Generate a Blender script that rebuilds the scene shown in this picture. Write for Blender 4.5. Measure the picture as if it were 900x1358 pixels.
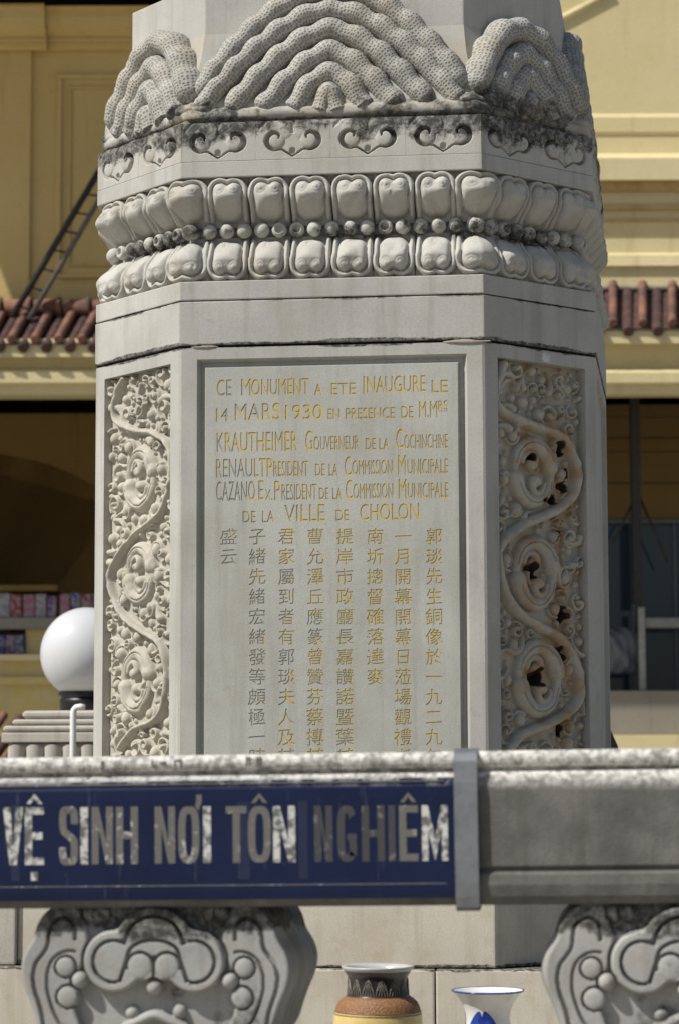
import bpy, bmesh, math, random
import numpy as np
from mathutils import Vector, Matrix
R = random.Random(7)
SC = bpy.context.scene
COL = SC.collection
for o in list(bpy.data.objects): bpy.data.objects.remove(o)

# ------------------------------------------------------------------ camera, sky, sun, exposure
FPX = 3236.5                       # focal length in photograph pixels (photograph 900 x 1358)
CAM = Vector((1.0992, -10.4665, 0.0))
YAW, PIT, ROLL = 0.1126, 0.1068, -0.0032
fw = Vector((-math.sin(YAW)*math.cos(PIT), math.cos(YAW)*math.cos(PIT), math.sin(PIT)))
r0 = Vector((math.cos(YAW), math.sin(YAW), 0)); u0 = r0.cross(fw)
rt = r0*math.cos(ROLL)+u0*math.sin(ROLL); up = -r0*math.sin(ROLL)+u0*math.cos(ROLL)
cd = bpy.data.cameras.new('camera'); cam = bpy.data.objects.new('camera', cd); COL.objects.link(cam)
m = Matrix((rt, up, -fw)).transposed().to_4x4(); m.translation = CAM; cam.matrix_world = m
cd.sensor_fit = 'HORIZONTAL'; cd.sensor_width = 36; cd.lens = FPX/900*36; cd.clip_end = 2000; cd.clip_start = .1
cd.dof.use_dof = True; cd.dof.focus_distance = 9.5; cd.dof.aperture_fstop = 5.2
SC.camera = cam
SUN = Vector((-.540, -.363, .75)).normalized()     # towards the sun
el = math.asin(SUN.z); az = math.atan2(SUN.x, SUN.y)
W = bpy.data.worlds.new('World'); SC.world = W; W.use_nodes = True
nt = W.node_tree; bg = nt.nodes['Background']
sky = nt.nodes.new('ShaderNodeTexSky'); sky.sky_type = 'NISHITA'; sky.sun_disc = False
sky.sun_elevation = el; sky.sun_rotation = az; sky.dust_density = 2.0
nt.links.new(sky.outputs[0], bg.inputs[0]); bg.inputs[1].default_value = .068
sl = bpy.data.lights.new('sun', 'SUN'); so = bpy.data.objects.new('sun', sl); COL.objects.link(so)
sl.energy = 4.5; sl.angle = math.radians(.53); sl.color = (1, .965, .9)
so.rotation_euler = SUN.to_track_quat('Z', 'Y').to_euler(); so.location = (-8, -6, 12)
SC.view_settings.view_transform = 'Standard'; SC.view_settings.look = 'None'
SC.view_settings.exposure = 0.14; SC.view_settings.gamma = 1
SC.view_settings.use_curve_mapping = False

def ray(px, py):
    return (fw + rt*((px-450)/FPX) - up*((py-679)/FPX))
def at(px, py, y):                 # point of the plane Y = y seen at photograph pixel (px, py)
    d = ray(px, py); return CAM + d*((y-CAM.y)/d.y)

# ------------------------------------------------------------------ helpers
def tag(o, label=None, cat=None, group=None, kind=None):
    if label: o['label'] = label
    if cat: o['category'] = cat
    if group: o['group'] = group
    if kind: o['kind'] = kind
    return o
def empty(name, loc=(0, 0, 0), rz=0, **k):
    o = bpy.data.objects.new(name, None); COL.objects.link(o); o.location = loc; o.rotation_euler = (0, 0, rz)
    o.empty_display_size = .1
    return tag(o, **k)
def mesh(name, v, f, smooth=False):
    me = bpy.data.meshes.new(name); me.from_pydata([tuple(map(float, p)) for p in v], [], f)
    if smooth: me.polygons.foreach_set('use_smooth', [True]*len(me.polygons))
    me.update(); return me
def put(name, me, mat, parent=None, loc=(0, 0, 0), rz=0, rot=None):
    o = bpy.data.objects.new(name, me); COL.objects.link(o); o.location = loc
    o.rotation_euler = rot if rot else (0, 0, rz)
    if parent: o.parent = parent
    if mat and not len(me.materials): me.materials.append(mat)
    return o
def gridmesh(name, P, wrapu=False, wrapv=False, keep=None, attr=None):
    """P: array (ny, nx, 3)"""
    ny, nx = P.shape[:2]; idx = np.arange(ny*nx).reshape(ny, nx)
    if wrapu: idx = np.concatenate([idx, idx[:, :1]], 1)
    if wrapv: idx = np.concatenate([idx, idx[:1]], 0)
    q = np.stack([idx[:-1, :-1], idx[:-1, 1:], idx[1:, 1:], idx[1:, :-1]], -1).reshape(-1, 4)
    if keep is not None:
        k = keep.ravel(); q = q[k[q].all(1)]
    me = bpy.data.meshes.new(name)
    me.vertices.add(ny*nx); me.vertices.foreach_set('co', P.reshape(-1).astype(np.float32))
    me.loops.add(q.size); me.loops.foreach_set('vertex_index', q.ravel().astype(np.int32))
    me.polygons.add(len(q)); me.polygons.foreach_set('loop_start', (np.arange(len(q))*4).astype(np.int32))
    me.polygons.foreach_set('use_smooth', np.ones(len(q), bool))
    if attr is not None:
        a = me.attributes.new('stain', 'FLOAT', 'POINT'); a.data.foreach_set('value', attr.ravel().astype(np.float32))
    me.update(calc_edges=True); me.validate()
    return me
def from_bm(name, bm, smooth=False):
    me = bpy.data.meshes.new(name); bmesh.ops.recalc_face_normals(bm, faces=bm.faces); bm.to_mesh(me); bm.free()
    if smooth: me.polygons.foreach_set('use_smooth', [True]*len(me.polygons))
    return me
def boxm(name, x0, x1, y0, y1, z0, z1, bev=.004, seg=2):
    bm = bmesh.new(); bmesh.ops.create_cube(bm, size=1)
    for v in bm.verts: v.co = Vector(((x0+x1)/2+v.co.x*(x1-x0), (y0+y1)/2+v.co.y*(y1-y0), (z0+z1)/2+v.co.z*(z1-z0)))
    if bev: bmesh.ops.bevel(bm, geom=list(bm.edges), offset=bev, segments=seg, affect='EDGES', profile=.6)
    return from_bm(name, bm)
def box(name, x0, x1, y0, y1, z0, z1, mat, parent=None, bev=.004, **k):
    cx, cy, cz = (x0+x1)/2, (y0+y1)/2, (z0+z1)/2
    return put(name, boxm(name, x0-cx, x1-cx, y0-cy, y1-cy, z0-cz, z1-cz, bev), mat, parent, (cx, cy, cz), **k)
def prism(name, poly, z0, z1, bev=.004):
    bm = bmesh.new()
    lo = [bm.verts.new((x, y, z0)) for x, y in poly]; hi = [bm.verts.new((x, y, z1)) for x, y in poly]
    n = len(poly); bm.faces.new(lo[::-1]); bm.faces.new(hi)
    for i in range(n): bm.faces.new((lo[i], lo[(i+1) % n], hi[(i+1) % n], hi[i]))
    if bev: bmesh.ops.bevel(bm, geom=list(bm.edges), offset=bev, segments=2, affect='EDGES', profile=.6)
    return from_bm(name, bm)
def tube(name, pts, rad, seg=12, caps=True, n0=None, pit=False, ell=1.):
    """swept tube through pts with radius rad (number or list)"""
    pts = [Vector(p) for p in pts]; n = len(pts); rad = rad if hasattr(rad, '__len__') else [rad]*n
    P = np.zeros((n, seg, 3)); nrm = None
    for i, p in enumerate(pts):
        t = (pts[min(i+1, n-1)]-pts[max(i-1, 0)]).normalized()
        if nrm is None:
            nrm = Vector(n0) if n0 is not None else t.orthogonal().normalized()
        nrm = (nrm - t*nrm.dot(t)).normalized(); b = t.cross(nrm)
        for j in range(seg):
            a = 2*math.pi*j/seg; P[i, j] = p+(nrm*math.cos(a)*ell+b*math.sin(a))*rad[i]
    me = gridmesh(name, P, wrapu=True)
    if pit:
        a = me.attributes.new('pit', 'FLOAT_VECTOR', 'POINT'); s = np.cumsum([0]+[(pts[i+1]-pts[i]).length for i in range(n-1)])
        rm = sum(rad)/n; V = np.zeros((n, seg, 3)); V[..., 0] = s[:, None]+.05; V[..., 1] = (np.arange(seg)*2*math.pi/seg*rm)[None, :]
        a.data.foreach_set('vector', V.ravel().astype(np.float32))
    if caps:
        bm = bmesh.new(); bm.from_mesh(me); bm.verts.ensure_lookup_table()
        bm.faces.new([bm.verts[j] for j in range(seg)]); bm.faces.new([bm.verts[(n-1)*seg+j] for j in range(seg)][::-1])
        bmesh.ops.recalc_face_normals(bm, faces=bm.faces)
        bm.to_mesh(me); bm.free()
    return me
def lathe(name, prof, seg=48):
    P = np.array([[(r*math.cos(2*math.pi*j/seg), r*math.sin(2*math.pi*j/seg), z) for j in range(seg)] for r, z in prof])
    return gridmesh(name, P, wrapu=True)
def extrude_x(name, prof, x0, x1, bm_=None):
    """closed profile [(y, z)] swept along x"""
    n = len(prof)
    v = [(x0, y, z) for y, z in prof]+[(x1, y, z) for y, z in prof]
    f = [(i, (i+1) % n, n+(i+1) % n, n+i) for i in range(n)]+[tuple(range(n))[::-1], tuple(range(n, 2*n))]
    bm = bmesh.new(); vs = [bm.verts.new(p) for p in v]
    for q in f: bm.faces.new([vs[i] for i in q])
    return from_bm(name, bm)
def sst(a, b, x):
    t = np.clip((x-a)/(b-a), 0, 1); return t*t*(3-2*t)

# ------------------------------------------------------------------ materials
class NT:
    def __init__(s, name):
        s.m = bpy.data.materials.new(name); s.m.use_nodes = True; s.t = s.m.node_tree
        s.b = s.t.nodes['Principled BSDF']; s.b.inputs['Specular IOR Level'].default_value = .3
    def n(s, typ, ins=None, **props):
        o = s.t.nodes.new('ShaderNode'+typ)
        for k, v in props.items(): setattr(o, k, v)
        for k, v in (ins or {}).items():
            if isinstance(v, (bpy.types.NodeSocket,)): s.t.links.new(v, o.inputs[k])
            else: o.inputs[k].default_value = v
        return o
    def pos(s, scale=(1, 1, 1)):
        g = s.n('NewGeometry'); mp = s.n('Mapping', {'Vector': g.outputs['Position'], 'Scale': scale}); return mp.outputs[0]
    def noise(s, scale, detail=4, rough=.55, vec=None):
        return s.n('TexNoise', {'Vector': vec if vec else s.pos(), 'Scale': scale, 'Detail': detail, 'Roughness': rough}).outputs['Fac']
    def step(s, x, a, b, lo=0., hi=1.):
        return s.n('MapRange', {0: x, 1: a, 2: b, 3: lo, 4: hi}, clamp=True).outputs[0]
    def mul(s, a, b, op='MULTIPLY'):
        return s.n('Math', {0: a, 1: b}, operation=op).outputs[0]
    def mix(s, f, a, b):
        o = s.t.nodes.new('ShaderNodeMix'); o.data_type = 'RGBA'
        for i, v in ((0, f), (6, a), (7, b)):
            if isinstance(v, bpy.types.NodeSocket): s.t.links.new(v, o.inputs[i])
            else: o.inputs[i].default_value = v if i == 0 else (*v, 1)
        return o.outputs[2]
    def out(s, col, rough=.8, bump=None, bs=.3, bd=.002):
        if isinstance(col, bpy.types.NodeSocket): s.t.links.new(col, s.b.inputs['Base Color'])
        else: s.b.inputs['Base Color'].default_value = (*col, 1)
        if isinstance(rough, bpy.types.NodeSocket): s.t.links.new(rough, s.b.inputs['Roughness'])
        else: s.b.inputs['Roughness'].default_value = rough
        if bump is not None:
            bn = s.n('Bump', {'Strength': bs, 'Distance': bd, 'Height': bump}); s.t.links.new(bn.outputs[0], s.b.inputs['Normal'])
        return s.m

def stone_mat(name, a, b, dirt=None, pits=False, stain=False, warm=(.42, .34, .2), warm_amt=.35, speck=.5, lichen=(.035, .035, .03)):
    t = NT(name)
    big = t.noise(2.3, 5, .6); med = t.noise(14, 4, .6); fine = t.noise(170, 3, .6)
    streak = t.noise(1, 4, .6, t.pos((16, 16, .9)))
    c = t.mix(t.step(big, .35, .68), a, b)
    c = t.mix(t.mul(t.step(streak, .50, .72), .5), c, (b[0]*.66, b[1]*.63, b[2]*.56))
    c = t.mix(t.mul(t.step(med, .56, .75), warm_amt), c, warm)
    c = t.mix(t.mul(t.step(t.noise(4.5, 6, .7), .52, .70), .38), c, (b[0]*.95, b[1]*.86, b[2]*.68))
    c = t.mix(t.mul(t.step(t.noise(7.5, 7, .75), .58, .68), .30), c, tuple(x*.6 for x in b))
    c = t.mix(t.step(fine, .3, .7, 0, .32), c, tuple(x*.55 for x in b))
    sp = t.n('TexVoronoi', {'Vector': t.pos(), 'Scale': 55.}).outputs['Distance']
    spm = t.mul(t.step(sp, .05, .10, 1, 0), t.step(t.noise(5, 2), .55, .68))
    c = t.mix(t.mul(spm, speck), c, (.06, .055, .045))
    if dirt:                                   # lichen belts: list of (z centre, half height, strength)
        z = t.n('SeparateXYZ', {0: t.n('NewGeometry').outputs['Position']}).outputs[2]
        tot = None
        for zc, hh, st in dirt:
            d = t.n('Math', {0: t.mul(z, zc, 'SUBTRACT')}, operation='ABSOLUTE').outputs[0]
            k = t.step(d, hh*.2, hh, st, 0)
            tot = k if tot is None else t.mul(tot, k, 'MAXIMUM')
        nz = t.mul(t.noise(9, 8, .72), t.noise(2.2, 3, .6, t.pos((1, 1, .4))), 'ADD')
        th = t.step(t.mul(t.mul(nz, .5), t.mul(tot, .20), 'ADD'), .585, .635)
        th = t.mul(th, t.step(tot, .0, .25))
        c = t.mix(t.mul(th, t.step(t.noise(38, 5, .75), .34, .56, .35, .95)), c, lichen)
    h = t.mul(fine, t.mul(med, 1.5), 'ADD')
    bs, bd = .35, .0016
    if pits:
        at2 = t.n('Attribute', attribute_name='pit').outputs['Vector']
        vv = t.n('TexVoronoi', {'Vector': at2, 'Scale': 70., 'Randomness': .45}, voronoi_dimensions='2D').outputs['Distance']
        on = t.step(t.n('SeparateXYZ', {0: at2}).outputs[0], .01, .03)
        pit = t.mul(t.step(vv, .18, .40, 1, 0), on)
        c = t.mix(t.mul(t.step(t.noise(3.2, 4, .6), .50, .68), .42), c, (.40, .32, .20))
        c = t.mix(t.mul(pit, .62), c, (.12, .12, .115))
        h = t.mul(t.mul(h, .12), t.mul(pit, -1.3), 'ADD'); bs, bd = .55, .004
    if stain:
        at_ = t.n('Attribute', attribute_name='stain').outputs['Fac']
        c = t.mix(t.mul(t.step(at_, .0, .6), t.step(t.noise(22, 4), .25, .55)), c, (.36, .22, .10))
        c = t.mix(t.step(at_, .55, 1.0), c, (.04, .028, .018))
    return t.out(c, .82, h, bs, bd)

M = {}
MA, MB_ = (.51, .502, .462), (.40, .40, .372)
M['stone'] = stone_mat('monument_stone', MA, MB_, dirt=[(2.60, .17, .8), (1.69, .02, 1.0), (1.868, .010, .45)], warm_amt=.12)
M['carved'] = stone_mat('carved_stone', MA, (.43, .42, .38), dirt=[(2.60, .13, .95), (2.15, .06, .4)], warm_amt=.2, speck=.3)
M['pitted'] = stone_mat('pitted_stone', (.46, .45, .41), (.37, .37, .34), dirt=[(2.597, .035, 1.3), (2.64, .12, .55)], pits=True, warm_amt=.35)
M['relief'] = stone_mat('relief_stone', (.52, .49, .41), (.42, .40, .345), stain=True, warm_amt=.25, speck=.15)
M['plate'] = stone_mat('plate_stone', (.485, .487, .445), (.40, .405, .37), warm_amt=.22, speck=.15)
M['base'] = stone_mat('base_stone', (.64, .60, .50), (.53, .49, .41), dirt=[(-.737, .018, 1.0)], warm_amt=.5, speck=.9)
M['pillar'] = stone_mat('pillar_stone', (.54, .51, .45), (.43, .41, .37), warm_amt=.3)
def rail_mat():
    t = NT('weathered_sunlit_rail')
    big = t.noise(7, 6, .65); fine = t.noise(140, 3, .6); streak = t.noise(1, 5, .65, t.pos((26, 26, 3)))
    c = t.mix(t.step(big, .35, .7), (.095, .095, .085), (.19, .187, .17))
    c = t.mix(t.mul(t.step(streak, .5, .7), .7), c, (.085, .085, .07))
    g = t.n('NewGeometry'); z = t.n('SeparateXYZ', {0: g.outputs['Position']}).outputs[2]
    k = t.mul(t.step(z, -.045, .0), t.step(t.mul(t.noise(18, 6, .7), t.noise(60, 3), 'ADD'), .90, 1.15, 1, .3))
    c = t.mix(k, c, (.74, .72, .67))  # sunlight on the rail's upper edge put into the stone colour
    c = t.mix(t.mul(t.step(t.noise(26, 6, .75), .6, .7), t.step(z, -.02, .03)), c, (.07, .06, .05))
    c = t.mix(t.step(fine, .4, .75, 0, .35), c, (.09, .09, .08))
    return t.out(c, .9, t.mul(fine, t.mul(big, 2.), 'ADD'), .5, .003)
M['rail'] = rail_mat()
M['bracket'] = stone_mat('bracket_stone', (.42, .42, .40), (.27, .27, .255), dirt=[(-.36, .08, 1.2), (-.62, .28, .2)], warm_amt=.35, warm=(.3, .2, .11))
def plaster(name, a, b, dark, bump=.25, sc=1.0, stains=None):
    t = NT(name)
    c = t.mix(t.step(t.noise(.9*sc, 6, .65), .35, .7), a, b)
    c = t.mix(t.mul(t.step(t.noise(1, 5, .65, t.pos((7, 7, .35))), .56, .76), .55), c, dark)
    c = t.mix(t.mul(t.step(t.noise(12, 5, .7), .60, .72), .35), c, dark)
    f = t.noise(30, 4)
    c = t.mix(t.step(f, .3, .7, 0, .12), c, dark)
    return t.out(c, .85, f, bump, .01)
M['ochre'] = plaster('ochre_plaster', (.62, .47, .20), (.57, .42, .165), (.36, .25, .09))
M['cream'] = plaster('cream_plaster', (.67, .58, .335), (.61, .52, .28), (.42, .33, .17))
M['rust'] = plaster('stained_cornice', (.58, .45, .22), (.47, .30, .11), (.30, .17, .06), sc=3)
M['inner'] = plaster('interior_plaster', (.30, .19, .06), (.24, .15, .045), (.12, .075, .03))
M['shutter'] = plaster('shutter_paint', (.15, .098, .032), (.125, .08, .028), (.06, .04, .015))
M['oldwall'] = plaster('peeling_paint', (.58, .48, .24), (.55, .43, .14), (.36, .30, .2), sc=6)
M['greywall'] = plaster('grey_render', (.27, .25, .21), (.22, .21, .18), (.12, .11, .1))
def simple(name, c, rough=.6, metal=0., spec=.4, c2=None, sc=20):
    t = NT(name); t.b.inputs['Metallic'].default_value = metal; t.b.inputs['Specular IOR Level'].default_value = spec
    n_ = t.noise(sc, 5, .65)
    return t.out(t.mix(t.step(n_, .4, .68), c, c2 or tuple(x*.7 for x in c)), rough, n_, .15, .003)
M['tile'] = simple('clay_tile', (.24, .115, .075), .85, c2=(.07, .045, .038), sc=5)
M['tile2'] = simple('dark_clay_tile', (.10, .05, .04), .9, c2=(.04, .03, .028), sc=7)
M['mortar'] = simple('mortar', (.36, .32, .26), .9)
M['darkmetal'] = simple('dark_metal', (.03, .027, .025), .6)
M['strap'] = simple('strap_metal', (.21, .22, .235), .5, metal=.35, c2=(.15, .155, .16))
M['navy'] = None
M['globe'] = simple('white_glass', (.60, .615, .64), .12, spec=.6, c2=(.56, .57, .59), sc=3)
M['black'] = simple('black_plastic', (.012, .012, .014), .4)
M['pipe'] = simple('white_pipe', (.78, .79, .78), .35, c2=(.72, .73, .72))
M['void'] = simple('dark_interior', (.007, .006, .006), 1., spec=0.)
M['white'] = simple('white_paint', (.30, .30, .28), .5)
M['sash'] = simple('grey_sash', (.10, .11, .13), .5)
M['paving'] = simple('paving', (.36, .33, .28), .9, c2=(.28, .26, .22), sc=2)
def navy():
    t = NT('navy_enamel')
    x = t.n('SeparateXYZ', {0: t.n('NewGeometry').outputs['Position']})
    c = t.mix(t.step(t.noise(6, 5), .4, .7), (.003, .008, .036), (.005, .012, .048))
    scr = t.step(t.noise(1, 6, .7, t.pos((30, 30, 2.5))), .62, .7)
    c = t.mix(t.mul(scr, .18), c, (.2, .22, .28))
    z = x.outputs[2]
    w = t.mul(t.step(z, -.035, -.01), t.step(t.noise(22, 6, .7), .46, .56))
    c = t.mix(w, c, (.42, .42, .41))
    c = t.mix(t.mul(t.step(t.noise(45, 6, .8), .66, .72), .5), c, (.25, .24, .2))
    return t.out(c, .38, t.noise(30, 3), .08, .002)
M['navy'] = navy()
def letter_mat(name, a, b, lo, hi):
    t = NT(name); k = t.step(t.noise(34, 5, .7), lo, hi)
    return t.out(t.mix(k, a, b), .6)
M['let_white'] = letter_mat('worn_white_letter', (.55, .55, .52), (.13, .13, .125), .47, .57)
M['let_grey'] = letter_mat('worn_grey_letter', (.135, .13, .12), (.42, .42, .40), .57, .66)
M['let_dark'] = letter_mat('worn_dark_letter', (.055, .055, .06), (.2, .19, .17), .58, .68)
def gold():
    t = NT('engraving_paint')
    x = t.n('SeparateXYZ', {0: t.n('NewGeometry').outputs['Position']})
    k = t.mul(t.step(x.outputs[0], -.42, .30, -.17, .20), t.noise(7, 4, .65), 'ADD')
    k = t.mul(k, t.step(x.outputs[2], .75, 1.1, 0, .12), 'ADD')
    c = t.mix(t.step(k, .42, .54), (.30, .30, .265), (.60, .41, .045))
    c = t.mix(t.step(t.noise(60, 4, .7), .5, .66, 0, .6), c, (.28, .24, .12))
    return t.out(c, .6)
M['gold'] = gold()
def glass():
    t = NT('window_glass'); t.b.inputs['Base Color'].default_value = (.02, .03, .045, 1)
    t.b.inputs['Roughness'].default_value = .06; t.b.inputs['Specular IOR Level'].default_value = .5
    return t.m
M['glass'] = glass()
M['glaze_white'] = simple('white_glaze', (.74, .74, .73), .15, spec=.6, c2=(.7, .7, .69), sc=4)
M['rim_grey'] = simple('grey_glaze', (.48, .48, .47), .3, c2=(.4, .4, .39))
M['glaze_blue'] = simple('cobalt_glaze', (.015, .04, .26), .2, spec=.6, c2=(.03, .08, .36), sc=40)
M['glaze_black'] = simple('dark_glaze', (.02, .018, .017), .3, spec=.6)
M['glaze_line'] = simple('leaf_line_glaze', (.28, .26, .22), .4)
def brown():
    t = NT('textured_brown_glaze')
    v = t.n('TexVoronoi', {'Vector': t.pos(), 'Scale': 210.}).outputs['Distance']
    return t.out(t.mix(t.step(v, .15, .5), (.40, .215, .10), (.22, .11, .05)), .5, v, .6, .003)
M['glaze_brown'] = brown()
M['glaze_yellow'] = simple('yellow_glaze', (.66, .52, .22), .3, spec=.5, c2=(.6, .46, .18), sc=10)
M['tan'] = simple('tan_line', (.2, .12, .05), .5)

# ------------------------------------------------------------------ ground
tag(put('ground', mesh('ground', [(-900, -900, -1.65), (900, -900, -1.65), (900, 900, -1.65), (-900, 900, -1.65)], [(0, 1, 2, 3)]), M['paving']), kind='structure')

# ------------------------------------------------------------------ monument
MON = empty('stone_monument', (0, 0, -1.65), label='tall octagonal grey stone monument with engraved plate, lotus bands and pitted cloud crown', cat='monument')
def mp(name, me, mat, loc=(0, 0, 0), rz=0, label=None, parent=None):
    o = put(name, me, mat, parent or MON, (loc[0], loc[1], loc[2]+(1.65 if parent is None else 0)), rz)
    if label: o['label'] = label
    return o
DL = .035
def octa(w, c):
    return [(-w, -w-c), (w, -w-c), (w+c, -w), (w+c+DL, w), (w, w+c+DL), (-w, w+c+DL), (-w-c-DL, w), (-w-c, -w)]
def faces5(w, c):                      # visible faces as (P, Q) running left to right
    o = octa(w, c); return {'sl': (o[6], o[7]), 'cl': (o[7], o[0]), 'f': (o[0], o[1]), 'cr': (o[1], o[2]), 'sr': (o[2], o[3])}
def fr(P, Q):
    L = math.dist(P, Q); return L, ((Q[0]-P[0])/L, (Q[1]-P[1])/L), math.atan2(Q[1]-P[1], Q[0]-P[0])
CC = .4334
def course(name, w, z0, z1, bev=.006, c=CC, mat=None, **k): return mp(name, prism(name, octa(w, c), z0, z1, bev), mat or M['stone'], **k)

# shaft with recessed panels
def shaft():
    w, c = .601, CC; z0, z1 = -.25, 1.681
    bm = bmesh.new(); o = octa(w, c); n = 8
    def V(p): return bm.verts.new(p)
    ring0 = []; e = .006
    for i in range(8):
        P, Q = o[i], o[(i+1) % 8]; L, t, th = fr(P, Q); nx, ny = t[1], -t[0]
        def pt(s, z, d=0): return (P[0]+t[0]*s+nx*d, P[1]+t[1]*s+ny*d, z)
        if i == 0: l, r, top, bot, dep, bev = .068, .066, 1.635, -.15, -.032, .014
        elif i == 7: l, r, top, bot, dep, bev = .066, .066, 1.628, -.15, -.13, .002
        elif i == 1: l, r, top, bot, dep, bev = .073, .062, 1.628, -.15, -.13, .002
        else: l, r, top, bot, dep, bev = .07, .07, 1.63, -.15, -.02, .006
        loops = [[(e, z0), (L-e, z0), (L-e, z1), (e, z1)], [(l, bot), (L-r, bot), (L-r, top), (l, top)],
                 [(l+bev, bot+bev), (L-r-bev, bot+bev), (L-r-bev, top-bev), (l+bev, top-bev)]]
        ds = [0, 0, dep]
        vs = [[V(pt(s, z, d)) for s, z in lp] for lp, d in zip(loops, ds)]
        for a, b in ((vs[0], vs[1]), (vs[1], vs[2])):
            for k in range(4): bm.faces.new((a[k], a[(k+1) % 4], b[(k+1) % 4], b[k]))
        bm.faces.new(vs[2])
        ring0.append(vs[0])
    for i in range(8):
        a, b = ring0[i], ring0[(i+1) % 8]; bm.faces.new((a[1], b[0], b[3], a[2]))
    bm.faces.new([v for r in ring0 for v in (r[3], r[2])]); bm.faces.new([v for r in ring0 for v in (r[0], r[1])][::-1])
    return from_bm('shaft', bm)
mp('shaft', shaft(), M['stone'])
for pa, pb_, y_, tz in ((-60, 21, -1.02, -.30), (22.5, 120, -1.0, -.32)):
    mp('side_block', boxm('side_block', at(pa, 1250, y_).x, at(pb_, 1250, y_).x, y_, -.55, -.741, tz, .012, 3), M['pillar'] if pa < 0 else M['base'])
course('base_block', .624, -.739, -.258, mat=M['base'])
course('joint_core', .50, -.74, 1.948, bev=0, c=.38)
course('band_block', .6044, 1.691, 1.868, bev=.005)
course('fillet_block', .6027, 1.873, 1.950, bev=.005)
course('lotus_core', .54, 1.945, 2.38, bev=0, c=.38)
course('upper_fillet', .601, 2.371, 2.436, bev=.004)
course('curl_core', .565, 2.43, 2.6, bev=0, c=.41)
PW, PC = .526, .378
pyl = prism('pylon', octa(PW, PC), 2.60, 3.225, .006); mp('pylon', pyl, M['stone'])

# plinth below, in separate blocks
for x0, x1 in ((-2.6, -1.55), (-1.545, -.35), (-.345, .395), (.40, 1.6), (1.605, 2.6)):
    mp('plinth_block', boxm('plinth_block', x0, x1, -1.10, 1.4, -1.65, -.742, .008), M['base'])

# engraved plate -------------------------------------------------
FY = -(.601+CC)
def curve_of(text, offset=0.):
    c = bpy.data.curves.new('t', 'FONT'); c.body = text; c.offset = offset
    o = bpy.data.objects.new('t', c); COL.objects.link(o); bpy.context.view_layer.update()
    cv = o.to_curve(bpy.context.evaluated_depsgraph_get(), apply_modifiers=False)
    sp = []
    for s in cv.splines:
        if s.type == 'BEZIER': sp.append([(tuple(p.handle_left), tuple(p.co), tuple(p.handle_right)) for p in s.bezier_points])
        else: sp.append([(tuple(p.co)[:3],)*3 for p in s.points])
    o.to_curve_clear(); bpy.data.objects.remove(o); bpy.data.curves.remove(c)
    return sp
def bbox(sp):
    xs = [p[1][0] for s in sp for p in s]; ys = [p[1][1] for s in sp for p in s]; return min(xs), max(xs), min(ys), max(ys)
PLX0, PLX1, PLZ0, PLZ1 = -.601+.099, .601-.099, -.118, 1.603
def pl(px, py):
    p = at(px, py, FY); return p.x, p.z
words = []   # (text, x0, x1, ytop, ybase) in photograph pixels
def z5(t, a, b, y0, y1): words.append((t, 230+a/2.093, 230+b/2.093, 450+(y0-2)/2.093, 450+(y1+2.5)/2.093))
for a in [('CE', 120, 161, 112, 154), ('M', 188, 215, 110, 152), ('ONUMENT', 216, 375, 108, 152), ('A', 390, 412, 124, 151), ('ETE', 437, 505, 121, 150),
          ('I', 526, 530, 103, 149), ('NAUGURE', 536, 698, 100, 145), ('LE', 715, 760, 113, 144),
          ('14', 118, 152, 192, 225), ('MARS', 170, 295, 177, 222), ('1930', 310, 412, 181, 220), ('EN', 428, 460, 193, 218), ('PRESENCE', 477, 613, 189, 218),
          ('DE', 631, 664, 186, 215), ('M.M', 680, 730, 172, 214), ('RS', 733, 759, 170, 193),
          ('KRAUTHEIMER', 120, 344, 256, 310), ('G', 366, 386, 254, 305), ('OUVERNEUR', 389, 513, 268, 305), ('DE', 532, 560, 275, 303), ('LA', 570, 597, 275, 303),
          ('C', 617, 636, 250, 300), ('OCHINCHINE', 639, 760, 263, 301),
          ('RENAULT', 118, 256, 331, 381), ('P', 259, 274, 331, 379), ('RESIDENT', 277, 373, 338, 378), ('DE', 393, 420, 346, 376), ('LA', 431, 455, 346, 376),
          ('C', 474, 492, 326, 376), ('OMMISSION', 495, 606, 335, 373), ('M', 622, 643, 322, 372), ('UNICIPALE', 648, 760, 332, 371),
          ('CAZANO', 118, 226, 394, 446), ('E', 236, 250, 393, 443), ('X.', 254, 274, 418, 443), ('P', 280, 296, 394, 444), ('RESIDENT', 300, 397, 402, 444),
          ('DE', 404, 430, 413, 441), ('LA', 441, 466, 413, 441), ('C', 477, 495, 391, 441), ('OMMISSION', 498, 608, 400, 440), ('M', 624, 645, 389, 439), ('UNICIPALE', 649, 761, 398, 438),
          ('DE', 192, 228, 478, 506), ('LA', 246, 280, 477, 505), ('VILLE', 308, 420, 459, 503), ('DE', 450, 485, 474, 500), ('CHOLON', 517, 680, 456, 500)]: z5(*a)
cols = [(575, '郭琰先生銅像於一九二九年'), (534, '一月開幕開幕日蒞場觀禮者'), (497, '南圻摠督確落達麥'), (457, '提岸市政廳長嘉讚諾暨葉其'),
        (418, '曹允澤丘應篆曾贊芬蔡摶其'), (380, '君家屬到者有郭琰夫人及其'), (341, '子緒先緒宏緒發等頗極一時'), (303, '盛云')]
plate_sp = []
for t, xa, xb, yt, yb in words:
    sp = curve_of(t, -.006); b = bbox(sp)
    X0, Z0 = pl(xa, yb); X1, Z1 = pl(xb, yt)
    if t.startswith('X') or '.' in t: pass
    sx = (X1-X0)/(b[1]-b[0]); sz = (Z1-Z0)/(b[3]-b[2])
    for s in sp: plate_sp.append([[(X0+(q[0]-b[0])*sx, Z0+(q[1]-b[2])*sz) for q in p] for p in s])
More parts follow.
